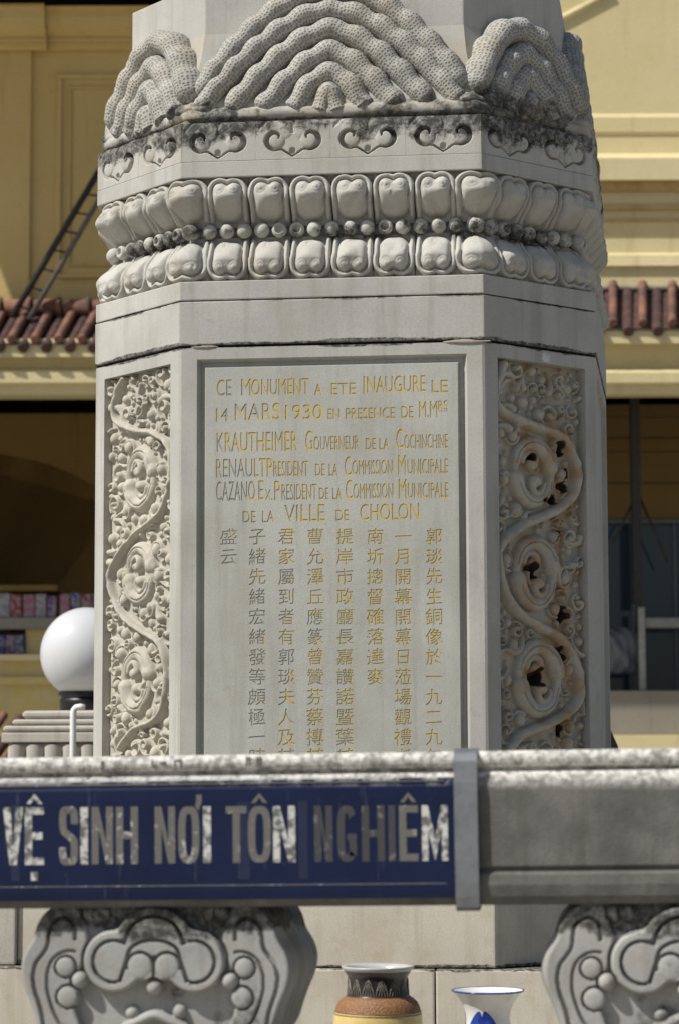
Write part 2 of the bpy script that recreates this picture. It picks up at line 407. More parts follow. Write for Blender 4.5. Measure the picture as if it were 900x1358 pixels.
for k in (0,):   # the rule under the superscript
    X0, Z0 = pl(230+733/2.093, 450+199/2.093); X1, Z1 = pl(230+759/2.093, 450+197/2.093)
    plate_sp.append([[(x, z)]*3 for x, z in ((X0, Z0), (X1, Z0), (X1, Z1), (X0, Z1))])
def row_z(k): return pl(450, 711+(k-.5)*26.65)[1]          # joint between two rows of characters
rows = [[] for _ in range(13)]
def char_sp(ch, X, Z, S, cx, i, jit):
    r_, k_, g_ = (R.uniform(-.03, .03), R.uniform(.94, 1.02), R.uniform(.92, .96)) if jit else (0, .96, .93)
    ct, st_ = math.cos(r_), math.sin(r_); js = 1. if jit else 0.
    def hand(q):
        u, v = (q[0]-.5)*k_, (q[1]-.38)*g_
        v += js*(.055*u+.008*math.sin(u*9+cx)); u += js*.016*math.sin(v*8+i)   # strokes rise to the right as brush writing does
        return (X+(u*ct-v*st_)*S*.98, Z+(u*st_+v*ct)*S)
    out = [[[hand(q) for q in p] for p in s_] for s_ in curve_of(ch, 0.)]
    zs = [q[1] for s_ in out for p in s_ for q in p]; lo, hi = row_z(i+1)+.0025, row_z(i)-.0025
    sc = min(1, (hi-lo)/(max(zs)-min(zs))); m0 = (max(zs)+min(zs))/2; h_ = (max(zs)-min(zs))*sc/2; m1 = min(max(m0, lo+h_), hi-h_)
    return [[[(q[0], m1+(q[1]-m0)*sc) for q in p] for p in s_] for s_ in out]
for cx, txt in cols:
    for i, ch in enumerate(txt):
        y = 711+i*26.65
        X, Z = pl(cx-(0 if i < 6 else .09*(i-6)), y); Xr, _ = pl(cx+12.3, y); rows[i].append((ch, X, Z, (Xr-X)*2, cx, i))
def fill(zb, zt_, sps):
    """stone sheet from zb to zt_ with the letters cut out of it"""
    cv = bpy.data.curves.new('plate', 'CURVE'); cv.dimensions = '2D'; cv.fill_mode = 'BOTH'; cv.extrude = .0009; cv.resolution_u = 3
    x0, x1 = PLX0+.004, PLX1-.004
    rect = [[(x, z)]*3 for x, z in ((x0, zb), (x1, zb), (x1, zt_), (x0, zt_))]
    for s_ in [rect]+[q for q in sps if len(q) > 2]:
        b = cv.splines.new('BEZIER'); b.bezier_points.add(len(s_)-1); b.use_cyclic_u = True
        for q, p in zip(b.bezier_points, s_):
            q.handle_left_type = q.handle_right_type = 'FREE'
            q.handle_left = (*p[0], 0); q.co = (*p[1], 0); q.handle_right = (*p[2], 0)
    co = bpy.data.objects.new('plate', cv); COL.objects.link(co); bpy.context.view_layer.update()
    me = bpy.data.meshes.new_from_object(co.evaluated_get(bpy.context.evaluated_depsgraph_get())); bpy.data.objects.remove(co)
    def sh(s_):                              # signed area of a spline, handles included
        P = [q for p in s_ for q in ((p[0], p[1], p[2]) if p[0] != p[1] else (p[1],))]
        return .5*sum(P[i-1][0]*P[i][1]-P[i][0]*P[i-1][1] for i in range(len(P)))
    full = (x1-x0)*(zt_-zb); want = full-abs(sum(sh(q) for q in sps))
    ar = abs(sum(p.area for p in me.polygons if p.normal.z > .9)-want)/full; me.materials.clear()
    return me, ar
sheets = []
top = row_z(0)
lat = [(0, 1)]
me, ar = fill(top, PLZ1-.004, plate_sp); sheets.append(me)
pass
for k in range(13):
    zt_, zb_ = row_z(k), (row_z(k+1) if k < 12 else PLZ0+.004)
    best = None
    for jit in (True,)*7+(False,):
        me, ar = fill(zb_, zt_, [q for a in rows[k] for q in char_sp(*a, jit)])
        if best is None or ar < best[1]: best = (me, ar)
        if ar < .0012: break
    me = best[0]
    sheets.append(me)
PF = FY+.006                    # plate front sits a little behind the frame face
plate = mp('inscription_plate', boxm('inscription_plate', PLX0, PLX1, PF+.0025, PF+.040, PLZ0, PLZ1, .003), M['gold'])
plate.data.materials.clear(); plate.data.materials.append(M['plate'])
# paint in the bottom of the cuts lies just above the plate body
mp('inscription_paint', mesh('inscription_paint', [(PLX0+.006, PF+.00185, PLZ0+.006), (PLX1-.006, PF+.00185, PLZ0+.006), (PLX1-.006, PF+.00185, PLZ1-.006), (PLX0+.006, PF+.00185, PLZ1-.006)], [(0, 1, 2, 3)]), M['gold'],
   label='gold painted floor of the engraved French and Chinese lettering')
bm = bmesh.new()
for me in sheets: bm.from_mesh(me)
pm = bpy.data.meshes.new('inscription_face'); bm.to_mesh(pm); bm.free()
pm.transform(Matrix.Rotation(math.pi/2, 4, 'X')); pm.transform(Matrix.Translation((0, PF+.0009, 0)))
mp('inscription_face', pm, M['plate'])

# carved scroll panels on the chamfers ----------------------------
class Carve:
    def __init__(s, Wd, Ht, res=.0027):
        s.W, s.H = Wd, Ht; s.nx, s.ny = int(Wd/res)+1, int(Ht/res)+1
        s.x = np.linspace(0, Wd, s.nx); s.y = np.linspace(0, Ht, s.ny)   # y measured down from the top
        s.h = np.zeros((s.ny, s.nx)); s.hole = np.zeros((s.ny, s.nx)); s.st = np.zeros((s.ny, s.nx))
    def win(s, x0, x1, y0, y1):
        a, b = np.searchsorted(s.x, [x0, x1]); c, d = np.searchsorted(s.y, [y0, y1])
        return slice(c, d), slice(a, b)
    def ball(s, x, y, r, h, ax=1.):
        h = min(h, r*1.15)
        w = s.win(x-r*1.1, x+r*1.1, y-r*1.3, y+r*1.3)
        X, Y = np.meshgrid(s.x[w[1]], s.y[w[0]])
        if X.size: s.h[w] = np.maximum(s.h[w], h*np.sqrt(np.clip(1-((X-x)**2+((Y-y)/ax)**2)/r**2, 0, 1)))
    def tube(s, pts, r0, r1, h0, h1=None, groove=False):
        h1 = h0 if h1 is None else h1; n = len(pts)-1
        for i in range(n):
            (ax, ay), (bx, by) = pts[i], pts[i+1]; t0, t1 = i/n, (i+1)/n
            rm = max(r0, r1)
            w = s.win(min(ax, bx)-rm, max(ax, bx)+rm, min(ay, by)-rm, max(ay, by)+rm)
            X, Y = np.meshgrid(s.x[w[1]], s.y[w[0]])
            if not X.size: continue
            dx, dy = bx-ax, by-ay; q = np.clip(((X-ax)*dx+(Y-ay)*dy)/(dx*dx+dy*dy+1e-9), 0, 1)
            d = np.hypot(X-ax-q*dx, Y-ay-q*dy); tt = t0+(t1-t0)*q; r = r0+(r1-r0)*tt; h = h0+(h1-h0)*tt
            v = np.sqrt(np.clip(1-(d/r)**2, 0, 1))
            if groove: s.hole[w] = np.maximum(s.hole[w], h*v)
            else: s.h[w] = np.maximum(s.h[w], h*v)
    def drill(s, x, y, rx, ry, dep, stain=1.):
        w = s.win(x-rx*3, x+rx*3, y-ry*3, y+ry*3); X, Y = np.meshgrid(s.x[w[1]], s.y[w[0]])
        if not X.size: return
        q = np.hypot((X-x)/rx, (Y-y)/ry); s.hole[w] = np.maximum(s.hole[w], dep*(1-sst(.5, 1., q)))
        s.st[w] = np.maximum(s.st[w], stain*(.8*(1-sst(.8, 1.15, q))+.45*(1-sst(.8, 2.8, q))))
def smooth(pts, n=12):
    out = []; P = [pts[0]]+list(pts)+[pts[-1]]
    for i in range(1, len(P)-2):
        for k in range(n):
            t = k/n; a, b, c, d = P[i-1], P[i], P[i+1], P[i+2]
            out.append(tuple(.5*((2*b[j])+(-a[j]+c[j])*t+(2*a[j]-5*b[j]+4*c[j]-d[j])*t*t+(-a[j]+3*b[j]-3*c[j]+d[j])*t**3) for j in (0, 1)))
    out.append(tuple(pts[-1])); return out
def arc(cx, cy, r0, r1, a0, a1, n=18):
    return [(cx+(r0+(r1-r0)*i/n)*math.cos(math.radians(a0+(a1-a0)*i/n)), cy+(r0+(r1-r0)*i/n)*math.sin(math.radians(a0+(a1-a0)*i/n))) for i in range(n+1)]
def scroll_panel(Wd, Ht, vine, meds, holes, seed, hs=1.42, vr_=.0215):
    C = Carve(Wd, Ht); rr = random.Random(seed)
    C.tube(smooth(vine), vr_, vr_, .036)
    for (mx, my, mr) in meds:
        def A(cx, cy, r0_, r1_, a0, a1, n=20): return [(mx+(x-mx), my+(y-my)*1.22) for x, y in arc(cx, cy, r0_, r1_, a0, a1, n)]
        # two interlocking crescents, each ending in a curl, with fine parallel grooves
        C.tube(A(mx, my, mr*.92, mr*.92, 175, 345), mr*.20, mr*.40, .022, .036)
        C.tube(A(mx, my, mr*.95, mr*.9, -5, 165), mr*.18, mr*.40, .022, .036)
        C.tube(A(mx-.15*mr, my-mr*.30, mr*.42, mr*.05, 180, 470), mr*.12, mr*.24, .024, .036)
        C.tube(A(mx+.12*mr, my+mr*.34, mr*.42, mr*.05, 0, 290), mr*.12, mr*.24, .024, .036)
        for q in (.95,):
            C.tube(A(mx, my, mr*q, mr*q, 195, 335), .0032, .0032, .008, groove=True)
            C.tube(A(mx, my, mr*q, mr*q, 15, 155), .0032, .0032, .008, groove=True)
        for k in range(8):                          # curled leaves and berries round the rim
            a = 2*math.pi*k/8+rr.uniform(-.25, .25); d = mr*1.50
            x, y = mx+math.cos(a)*d, my+math.sin(a)*d*1.2
            w = C.win(x-.012, x+.012, y-.012, y+.012)
            if .02 < x < Wd-.02 and C.h[w].size and C.h[w].max() < .015:
                C.ball(x, y, rr.uniform(.021, .027), .035, 1.15)
                a2 = rr.uniform(0, 360); C.tube(arc(x, y, .040, .026, a2, a2+rr.choice((-1, 1))*150, 10), .005, .010, .014, .022)
    # fill what is left with commas, curls and berries
    for k in range(2400):
        x, y = rr.uniform(.014, Wd-.014), rr.uniform(.014, Ht-.014); r = rr.choice((.018, .021, .024, .027))
        if k > 700: r = rr.choice((.014, .017, .02))
        if k > 1600: r = .012
        w = C.win(x-r*1.05, x+r*1.05, y-r*1.05, y+r*1.05)
        if C.h[w].size == 0 or C.h[w].max() > .010: continue
        if rr.random() < .5 and r > .013:      # small spiralling leaf
            a = rr.uniform(0, 360); sgn = rr.choice((-1, 1)); r2_ = r*rr.uniform(1.5, 1.9)
            C.tube(arc(x, y, r2_, r*.25, a, a+sgn*rr.uniform(330, 430), 16), r*.28, r*.50, .016, .030); continue
        if rr.random() < .75:
            a = rr.uniform(0, 360); sgn = rr.choice((-1, 1)); L = rr.uniform(.05, .085)
            pts = arc(x+(L*.5+r)*math.cos(math.radians(a+180+sgn*170)), y+(L*.5+r)*math.sin(math.radians(a+180+sgn*170)), L*.5+r, (L*.5+r)*.9, a-sgn*20, a+sgn*rr.uniform(50, 110), 10)[::-1]
            pts = [p for p in pts if .006 < p[0] < Wd-.006 and .006 < p[1] < Ht-.006]
            if len(pts) > 3: C.tube(pts, .007, r*.85, .012, .028)
            C.ball(x, y, r*.95, .035, 1.1)
        else: C.ball(x, y, r, min(.036, .018+r*.75), rr.uniform(1, 1.4))
    mar = np.minimum(np.minimum(C.x[None, :], Wd-C.x[None, :]), np.minimum(C.y[:, None], Ht-C.y[:, None]))
    for (hx, hy, rx, ry) in holes: C.drill(hx, hy, rx*1.12, ry*1.12, .055)
    if holes:
        r2_ = np.random.RandomState(5).rand(C.ny//28+3, C.nx//28+3); yi = np.linspace(0, r2_.shape[0]-1.01, C.ny); xi = np.linspace(0, r2_.shape[1]-1.01, C.nx)
        a_, b_ = yi.astype(int), xi.astype(int); fy, fx = sst(0, 1, (yi-a_)[:, None]), sst(0, 1, (xi-b_)[None, :])
        n2 = r2_[a_][:, b_]*(1-fy)*(1-fx)+r2_[a_+1][:, b_]*fy*(1-fx)+r2_[a_][:, b_+1]*(1-fy)*fx+r2_[a_+1][:, b_+1]*fy*fx
        C.st = np.maximum(C.st, .42*sst(.45, .8, n2)*sst(.02, .2, C.x)[None, :])
    rs = np.random.RandomState(seed); bumpn = rs.rand(C.ny//9+2, C.nx//9+2)
    yi, xi = np.linspace(0, bumpn.shape[0]-1.01, C.ny), np.linspace(0, bumpn.shape[1]-1.01, C.nx)
    y0, x0 = yi.astype(int), xi.astype(int); fy, fx = (yi-y0)[:, None], (xi-x0)[None, :]
    N = (bumpn[y0][:, x0]*(1-fy)*(1-fx)+bumpn[y0+1][:, x0]*fy*(1-fx)+bumpn[y0][:, x0+1]*(1-fy)*fx+bumpn[y0+1][:, x0+1]*fy*fx)
    h = (C.h*hs*(.86+.2*N)+.003*N)*sst(0, .006, mar) - C.hole
    h = np.minimum(h, .038*hs)
    Y, X = np.meshgrid(C.y, C.x, indexing='ij')
    return gridmesh('carved_panel', np.stack([X, -h, -Y], -1)[::-1], attr=C.st[::-1])
def zl(x, y, Wd=.481):          # left panel zoom picture -> panel metres
    U = (x-72)/216; yt = 95-50*U; return (U*Wd, (y-yt)/(1330-yt)*1.55)
def zr(x, y, Wd=.478):
    U = (x-142)/278; yt = 58+42*U; return (U*Wd, (y-yt)/(1325-yt)*1.55)
vl = [zl(*p) for p in [(125, 95), (100, 150), (95, 225), (150, 262), (220, 275), (262, 305), (280, 360), (275, 450), (240, 545), (165, 610), (110, 680), (84, 740), (92, 805), (130, 880), (190, 930), (240, 962), (262, 1010), (268, 1080), (262, 1150), (235, 1215), (165, 1250), (120, 1310)]]
ml = [(*zl(178, 425), .096), (*zl(176, 740), .092), (*zl(168, 1090), .098)]
vr = [zr(*p) for p in [(175, 80), (150, 150), (150, 210), (205, 252), (280, 285), (350, 312), (390, 370), (405, 450), (385, 512), (330, 556), (230, 600), (165, 655), (150, 710), (165, 800), (205, 872), (270, 920), (340, 960), (388, 1030), (404, 1110), (385, 1180), (300, 1235), (225, 1265), (180, 1310)]]
mr_ = [(*zr(265, 430), .104), (*zr(268, 755), .108), (*zr(275, 1090), .112)]
hr = [(*zr(255, 382), .018, .016), (*zr(352, 355), .024, .03), (*zr(378, 435), .014, .026), (*zr(362, 478), .022, .022), (*zr(332, 518), .022, .018), (*zr(300, 523), .014, .012),
      (*zr(258, 745), .026, .032), (*zr(352, 885), .026, .034), (*zr(345, 1012), .018, .03), (*zr(272, 1085), .036, .036), (*zr(345, 1255), .012, .03), (*zr(345, 625), .012, .014)]
F = faces5(.601, CC); PH = 1.628+.15
Lc, tc, thc = fr(*F['cl']); P = F['cl'][0]
mp('carved_panel', scroll_panel(Lc-.133, PH-.001, vl, ml, [], 3, 1.08, .0145), M['relief'], (P[0]+tc[0]*.0665+math.sin(thc)*-.039, P[1]+tc[1]*.0665+math.cos(thc)*.039, 1.6275), thc, label='pale scrollwork panel of vines and berries on the left chamfer')
Lc, tc, thc = fr(*F['cr']); P = F['cr'][0]
mp('carved_panel', scroll_panel(Lc-.136, PH-.001, vr, mr_, hr, 11), M['relief'], (P[0]+tc[0]*.0735+math.sin(thc)*-.052, P[1]+tc[1]*.0735+math.cos(thc)*.052, 1.6275), thc, label='scrollwork panel with dark brown drilled holes on the right chamfer')

# repairs and wear on the stone
def blob(name, face, s_, z, rx, rz, mat, seed, out=.003):
    P, Q = faces5(.601, CC)[face]; L, t, th = fr(P, Q); rr = random.Random(seed); bm = bmesh.new()
    n = 18; c = bm.verts.new((0, -out, 0)); ring_ = []
    for i in range(n):
        a = 2*math.pi*i/n; k = 1+rr.uniform(-.22, .22); ring_.append(bm.verts.new((math.cos(a)*rx*k, .001, math.sin(a)*rz*k)))
    mid = [bm.verts.new((v.co.x*.75, -out, v.co.z*.75)) for v in ring_]
    for i in range(n):
        bm.faces.new((ring_[i], ring_[(i+1) % n], mid[(i+1) % n], mid[i])); bm.faces.new((mid[i], mid[(i+1) % n], c))
    return mp(name, from_bm(name, bm, True), mat, (P[0]+t[0]*s_, P[1]+t[1]*s_, z), th)
blob('plaster_patch', 'cr', .335, 1.652, .026, .022, simple('pale_plaster', (.62, .66, .64), .8), 1)
blob('mortar_smear', 'f', 1.13, 1.682, .085, .010, M['mortar'], 2, .004)
blob('mortar_smear', 'f', .10, 1.684, .05, .006, M['mortar'], 5, .004)
# lotus petals ----------------------------------------------------
def lotus_h(U, Z, H, rec, flip=False):
    if flip: Z = H-Z
    t = 1-Z/H
    base = -rec*sst(.40, 1.0, t)
    def circ(cx, cz, r): return np.hypot(np.abs(U)-cx, Z-cz)-r
    c1 = circ(.0285, H-.050, .0285)
    hx, hz, rad = .057, H*.34, .045
    qx, qz = np.abs(U)-hx+rad, np.abs(Z-H*.43)-hz+rad
    bx = np.hypot(np.maximum(qx, 0), np.maximum(qz, 0))+np.minimum(np.maximum(qx, qz), 0)-rad
    k = .03; hh = np.clip(.5+.5*(bx-c1)/k, 0, 1); sd = bx*(1-hh)+c1*hh-k*hh*(1-hh)
    q = np.clip(-sd/.045, 0, 1); q2 = np.clip(-sd/.017, 0, 1); body = (.024*np.sqrt(1-(1-q2)**2)+.026*np.sqrt(1-(1-q)**2))*(1-.25*sst(.3, 1, t))
    sr = np.where(Z < H*.43, np.abs(U)-hx, sd)
    ring = np.clip(1-((sr-.0120)/.0108)**2, 0, 1)**.5*.027*(sst(.0, .12, Z/H))
    dd = np.hypot(np.abs(U)-.0265, Z-(H-.052)); a = np.arctan2(Z-(H-.052), np.abs(U)-.0265)
    spi = (np.exp(-((dd-.0065-.0018*(a+math.pi))/.0020)**2)+np.exp(-((dd-.0065-.0018*(a+3*math.pi))/.0020)**2))*(dd < .024)*.0026
    gap = -.014*sst(.022, .027, sr)
    return base+np.where(sd < 0, body-spi, ring+gap)
def petal_mesh(H, rec, flip, half=.0818, corner=False, nu=44, nv=52, seed=0):
    hl = half*1.22 if corner else half
    u = np.linspace(-hl, hl, nu); z = np.linspace(0, H, nv); U, Z = np.meshgrid(u, z)
    h = lotus_h(U*(half/hl), Z, H, rec, flip); q_ = random.Random(seed)
    for k in range(14):                      # uneven hand cutting
        f1, f2, p1 = q_.uniform(-75, 75), q_.uniform(-75, 75), q_.uniform(0, 6.28); h = h+.0011*np.sin(U*f1+Z*f2+p1)
    for k in range(3):                       # a few chips
        cu, cz, cr = q_.uniform(-.06, .06), q_.uniform(.02, H-.02), q_.uniform(.005, .011)
        h = h-.0035*(1-sst(.3, 1, np.hypot((U-cu)*1.0, (Z-cz)*.6)/cr))
    if corner:
        al = math.pi/8; ph = al*np.tanh(U/.03)
        X = U*math.cos(al)+h*np.sin(ph); Y = np.abs(U)*math.sin(al)-h*np.cos(ph)-.004*np.exp(-(U/.03)**2)*-1
    else: X, Y = U, -h
    return gridmesh('lotus_petal', np.stack([X, Y, Z], -1))
pm_u = [petal_mesh(.188, .066, False, seed=k) for k in range(5)]; pc_u = petal_mesh(.188, .066, False, corner=True)
pm_l = [petal_mesh(.188, .066, True, seed=k+9) for k in range(5)]; pc_l = petal_mesh(.188, .066, True, corner=True)
def curl_h(U, Z):
    U = U/.00122; Y = 170-Z/.00117*1.0; A = np.abs(U)
    h = np.zeros_like(U)
    for cx, cy, r, a in ((-56, 104, 30, .008), (-30, 70, 30, .004), (-62, 66, 24, .004)):
        h = np.maximum(h, a*np.sqrt(np.clip(1-((A+cx)**2+(Y-cy)**2)/r**2, 0, 1)))
    pts = smooth([(46, 98), (46, 86), (60, 78), (78, 86), (86, 106), (78, 126), (60, 137), (38, 136), (18, 148), (0, 160)], 5)
    g = np.zeros_like(U); n = len(pts)-1
    for i in range(n):
        (ax, ay), (bx, by) = pts[i], pts[i+1]; dx, dy = bx-ax, by-ay
        q = np.clip(((A-ax)*dx+(Y-ay)*dy)/(dx*dx+dy*dy+1e-9), 0, 1); d = np.hypot(A-ax-q*dx, Y-ay-q*dy)
        t_ = (i+.5)/n; r = 3.0+7.0*math.sin(math.pi*min(1, max(0, t_*1.25)))**1.5 if t_ < .8 else 3.0
        g = np.maximum(g, .030*(1-sst(.55, 1, d/r)))
    tri = np.clip(1-np.hypot(U, (Y-142)*.9)/11, 0, 1); g = np.maximum(g, .012*np.minimum(tri*3, 1))
    # the scalloped top edge of the motif
    top = np.minimum(np.minimum(np.hypot(A-34, Y-62), np.hypot(A-66, Y-66)), np.hypot(A-84, Y-84)); g = np.maximum(g, .0045*sst(30, 33, top)*(Y < 80)*(A < 112)*(1-sst(36, 46, top)))
    return h-g
def curl_mesh(Wd, H=.157, nu=104, nv=60):
    u = np.linspace(-Wd/2, Wd/2, nu); z = np.linspace(0, H, nv); U, Z = np.meshgrid(u, z)
    h = curl_h(U*(.30/Wd), Z); return gridmesh('curl_motif', np.stack([U, -h, Z], -1))
def sphere(name, r, seg=16, rings=10):
    prof = [(max(1e-4, r*math.sin(math.pi*i/rings)), -r*math.cos(math.pi*i/rings)) for i in range(rings+1)]; return lathe(name, prof, seg)
bead_me = sphere('bead', .031)
bead_me.materials.append(M['carved'])
holes_me = lathe('bead_hole', [(.031*math.sin(math.pi*i/10), -.031*math.cos(math.pi*i/10)) for i in range(1, 8)]+[(.017, .0235), (.015, .012), (.001, .008)], 16)   # drilled bead
wl, cl_ = .6, CC
FF = faces5(wl, cl_)
ZU, ZL = 2.183, 1.954
for k, (P, Q) in FF.items():
    L, t, th = fr(P, Q); nx_, ny_ = math.sin(th), -math.cos(th)
    # petals
    if k in ('f', 'sl', 'sr'): m0 = .111; n = 6
    else: m0 = .092; n = 3
    if k == 'cl': m0 = .092
    left = .111 if k in ('f', 'sl', 'sr') else (.092 if k == 'cr' else .03)
    n_sp = (L-2*.102)/6 if n == 6 else None
    for i in range(n):
        if n == 6: s = .102+(i+.5)*n_sp
        elif k == 'cr': s = .094+.163*(i+.5)
        else: s = L-(.094+.163*(i+.5))
        sc = 1.0 if n == 6 else .99
        for me, zz in ((pm_u, ZU), (pm_l, ZL)):
            o = mp('lotus_petal', me[R.randrange(5)], M['carved'], (P[0]+t[0]*s+nx_*-.026, P[1]+t[1]*s+ny_*-.026, zz), th)
    # beads
    nb = round(L/.0693)
    for i in range(nb):
        s = (i+.5)*L/nb
        drilled = R.random() < .22
        q = mp('bead', bead_me if not drilled else holes_me, M['carved'], (P[0]+t[0]*s+nx_*-.064, P[1]+t[1]*s+ny_*-.064, 2.163), 0)
        q.rotation_euler = (math.pi/2, 0, th) if drilled else (0, 0, th+R.random())
    nc = 4 if n == 6 else 2; cw = L/nc
    cm = curl_mesh(cw-.001)
    for i in range(nc): mp('curl_motif', cm, M['carved'], (P[0]+t[0]*(i+.5)*cw, P[1]+t[1]*(i+.5)*cw, 2.437), th)
oc = octa(wl, cl_)
for i in (7, 0, 1, 2, 3):
    a = oc[i-1]; b = oc[i]; c = oc[(i+1) % 8]
    th = (fr(a, b)[2]+fr(b, c)[2])/2
    if abs(fr(a, b)[2]-fr(b, c)[2]) > 3: th += math.pi
    nx_, ny_ = math.sin(th), -math.cos(th)
    if i in (0, 1, 2, 7):
        ins_ = .028 if i < 2 else .040
        for me, zz in ((pc_u, ZU), (pc_l, ZL)): mp('lotus_petal', me, M['carved'], (b[0]-nx_*ins_, b[1]-ny_*ins_, zz), th)

# crown of pitted cloud ridges --------------------------------------
def crown_core():
    lv = [(2.598, .585, .42), (2.672, .575, .42), (2.75, .558, .41), (2.9, .535, .395), (3.0, .5261, .379)]
    P = np.array([[(x, y, z) for x, y in octa(w, c)] for z, w, c in lv]); me = gridmesh('crown_core', P, wrapu=True)
    me.polygons.foreach_set('use_smooth', [False]*len(me.polygons)); return me
mp('crown_core', crown_core(), M['pitted'])
def lip():
    o = octa(.566, .420); pts = []; N_ = 60
    for i in range(8):
        a, b = o[i], o[(i+1) % 8]
        for k in range(N_): pts.append((a[0]+(b[0]-a[0])*k/N_, a[1]+(b[1]-a[1])*k/N_))
    n = len(pts); rr = random.Random(4); r1 = [rr.uniform(-1, 1) for _ in range(60)]
    def nz(u): u = u % 60; i = int(u); f = u-i; f = f*f*(3-2*f); return r1[i]*(1-f)+r1[(i+1) % 60]*f
    P = np.zeros((n, 20, 3))
    for i, (x, y) in enumerate(pts):
        L = math.hypot(x, y)
        a = pts[(i+2) % n]; b = pts[i-2]; tx, ty = a[0]-b[0], a[1]-b[1]; q = math.hypot(tx, ty); nx, ny = ty/q, -tx/q
        for j in range(20):
            th = 2*math.pi*j/20; wob = 1+.10*nz(i*60/n*1.0)+.08*nz(i*.37+j*.9)+.05*nz(i*.9+j*.5)
            P[i, j] = (x+nx*math.cos(th)*.036*wob, y+ny*math.cos(th)*.036*wob, 2.634+math.sin(th)*.034*wob)
    return gridmesh('crown_lip', P, wrapu=True, wrapv=True)
mp('crown_lip', lip(), M['pitted'])
def ridge(P, Q, xc, a, zb, zp, r, seed, ex=1.3):
    L, t, th = fr(P, Q); nx_, ny_ = math.sin(th), -math.cos(th); rr = random.Random(seed)
    n = 150; pts = []; rad = []; ph = rr.uniform(0, 1.2); s_len = 0; last = None
    for i in range(n+1):
        u = -1+2*i/n; uu = u
        x = a*uu; au = math.sqrt(uu*uu+.004)
        z = zb+(zp-zb)*(1-min(au, 1)**ex)
        w_ = math.cos(ph+(abs(x)+abs(z-zp))*38)
        z += .0048*w_
        dep = -.022-.058*sst(2.62, 3.2, z)
        s = L/2+xc+x
        pts.append(Vector((P[0]+t[0]*s+nx_*dep, P[1]+t[1]*s+ny_*dep, z)))
        e_n = min(i, n-i)/n; rad.append(r*(1+.062*w_+rr.uniform(-.004, .004))*math.sqrt(min(1, .02+e_n/.035)))
    q = Vector((nx_, ny_, 0))
    me = tube('cloud_ridge', [p-q*r*.95 for p in pts], rad, 36, n0=-q, pit=True, ell=1.35)
    return mp('cloud_ridge', me, M['pitted'])
CF = faces5(.60, CC); sd_ = 0
for k, (P, Q) in CF.items():
    if k in ('f', 'sl', 'sr'):
        for a, zb, zp, ex in ((.035, 2.63, 2.71, 2), (.150, 2.635, 2.797, 1.9), (.283, 2.635, 2.895, 1.5), (.415, 2.635, 2.990, 1.6), (.548, 2.63, 3.075, 1.7)):
            sd_ += 1; ridge(P, Q, -.01, a, zb, zp, .049, sd_, ex)
        sd_ += 1; ridge(P, Q, -.005, .548, 2.71, 3.165, .049, sd_, 1.85)
    else:
        for a, zb, zp, ex in ((.035, 2.63, 2.69, 2), (.130, 2.635, 2.80, 1.8), (.225, 2.635, 2.905, 1.7), (.290, 2.69, 3.015, 2.1)):
            sd_ += 1; ridge(P, Q, 0, a, zb, zp, .056, sd_, ex)
# rounded bosses where the ridges of two faces meet
for i in (7, 0, 1, 2, 3):
    x, y = octa(.60, CC)[i]
    bm = bmesh.new(); bmesh.ops.create_icosphere(bm, subdivisions=4, radius=1)
    for v in bm.verts: v.co = Vector((v.co.x*.11, v.co.y*.11, v.co.z*.042))*(1+.06*math.sin(v.co.x*5+i)+.05*math.sin(v.co.y*9))
    mp('corner_boss', from_bm('corner_boss', bm, True), M['pitted'], (x*.885, y*.885, 2.662), 0)

# ------------------------------------------------------------------ balustrade in front
BY = -4.2
BAL = empty('stone_balustrade', (0, BY, -1.65), label='weathered grey stone balustrade crossing the foreground on carved cloud supports', cat='balustrade')
def bz(py): return at(450, py, BY).z
zt = lambda py: (bz(py))
prof = []
def halfround(yf, za, zb, dep, n=8):
    c, r = (za+zb)/2, (za-zb)/2
    return [(yf-dep*math.cos(math.pi*(i/n-.5)), c+r*math.sin(math.pi*(.5-i/n))) for i in range(n+1)]
pf = halfround(0, zt(999), zt(1021), .022)
pf += [(.006, zt(1022.5)), (.006, zt(1025)), (-.012, zt(1027))]
pf += [(-.020, zt(1031)), (-.030, zt(1038)), (-.034, zt(1046)), (-.034, zt(1150)), (-.030, zt(1152)), (-.022, zt(1153)), (-.022, zt(1157)), (-.030, zt(1158))]
pf += [(-.038, zt(1162)), (-.040, zt(1175)), (-.034, zt(1190)), (-.022, zt(1199)), (-.006, zt(1202))]
pf += [(.30, zt(1202)), (.30, zt(1150)), (.31, zt(1040)), (.27, zt(1025)), (.27, zt(999))]
RX0, RX1 = -3.2, 3.4
TILT = .0105
def bput(name, me, mat, loc=(0, 0, 0), parent=None, tilt=False):
    o = put(name, me, mat, parent or BAL, (loc[0], loc[1], loc[2]+(1.65 if not parent else 0)))
    if tilt: o.rotation_euler = (0, -TILT, 0)
    return o
XC = at(450, 1100, BY).x
# sections of the handrail with fine joints
RM = bmesh.new()
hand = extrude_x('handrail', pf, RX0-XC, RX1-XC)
h_o = bput('handrail', hand, M['rail'], (XC, 0, 0), tilt=True)
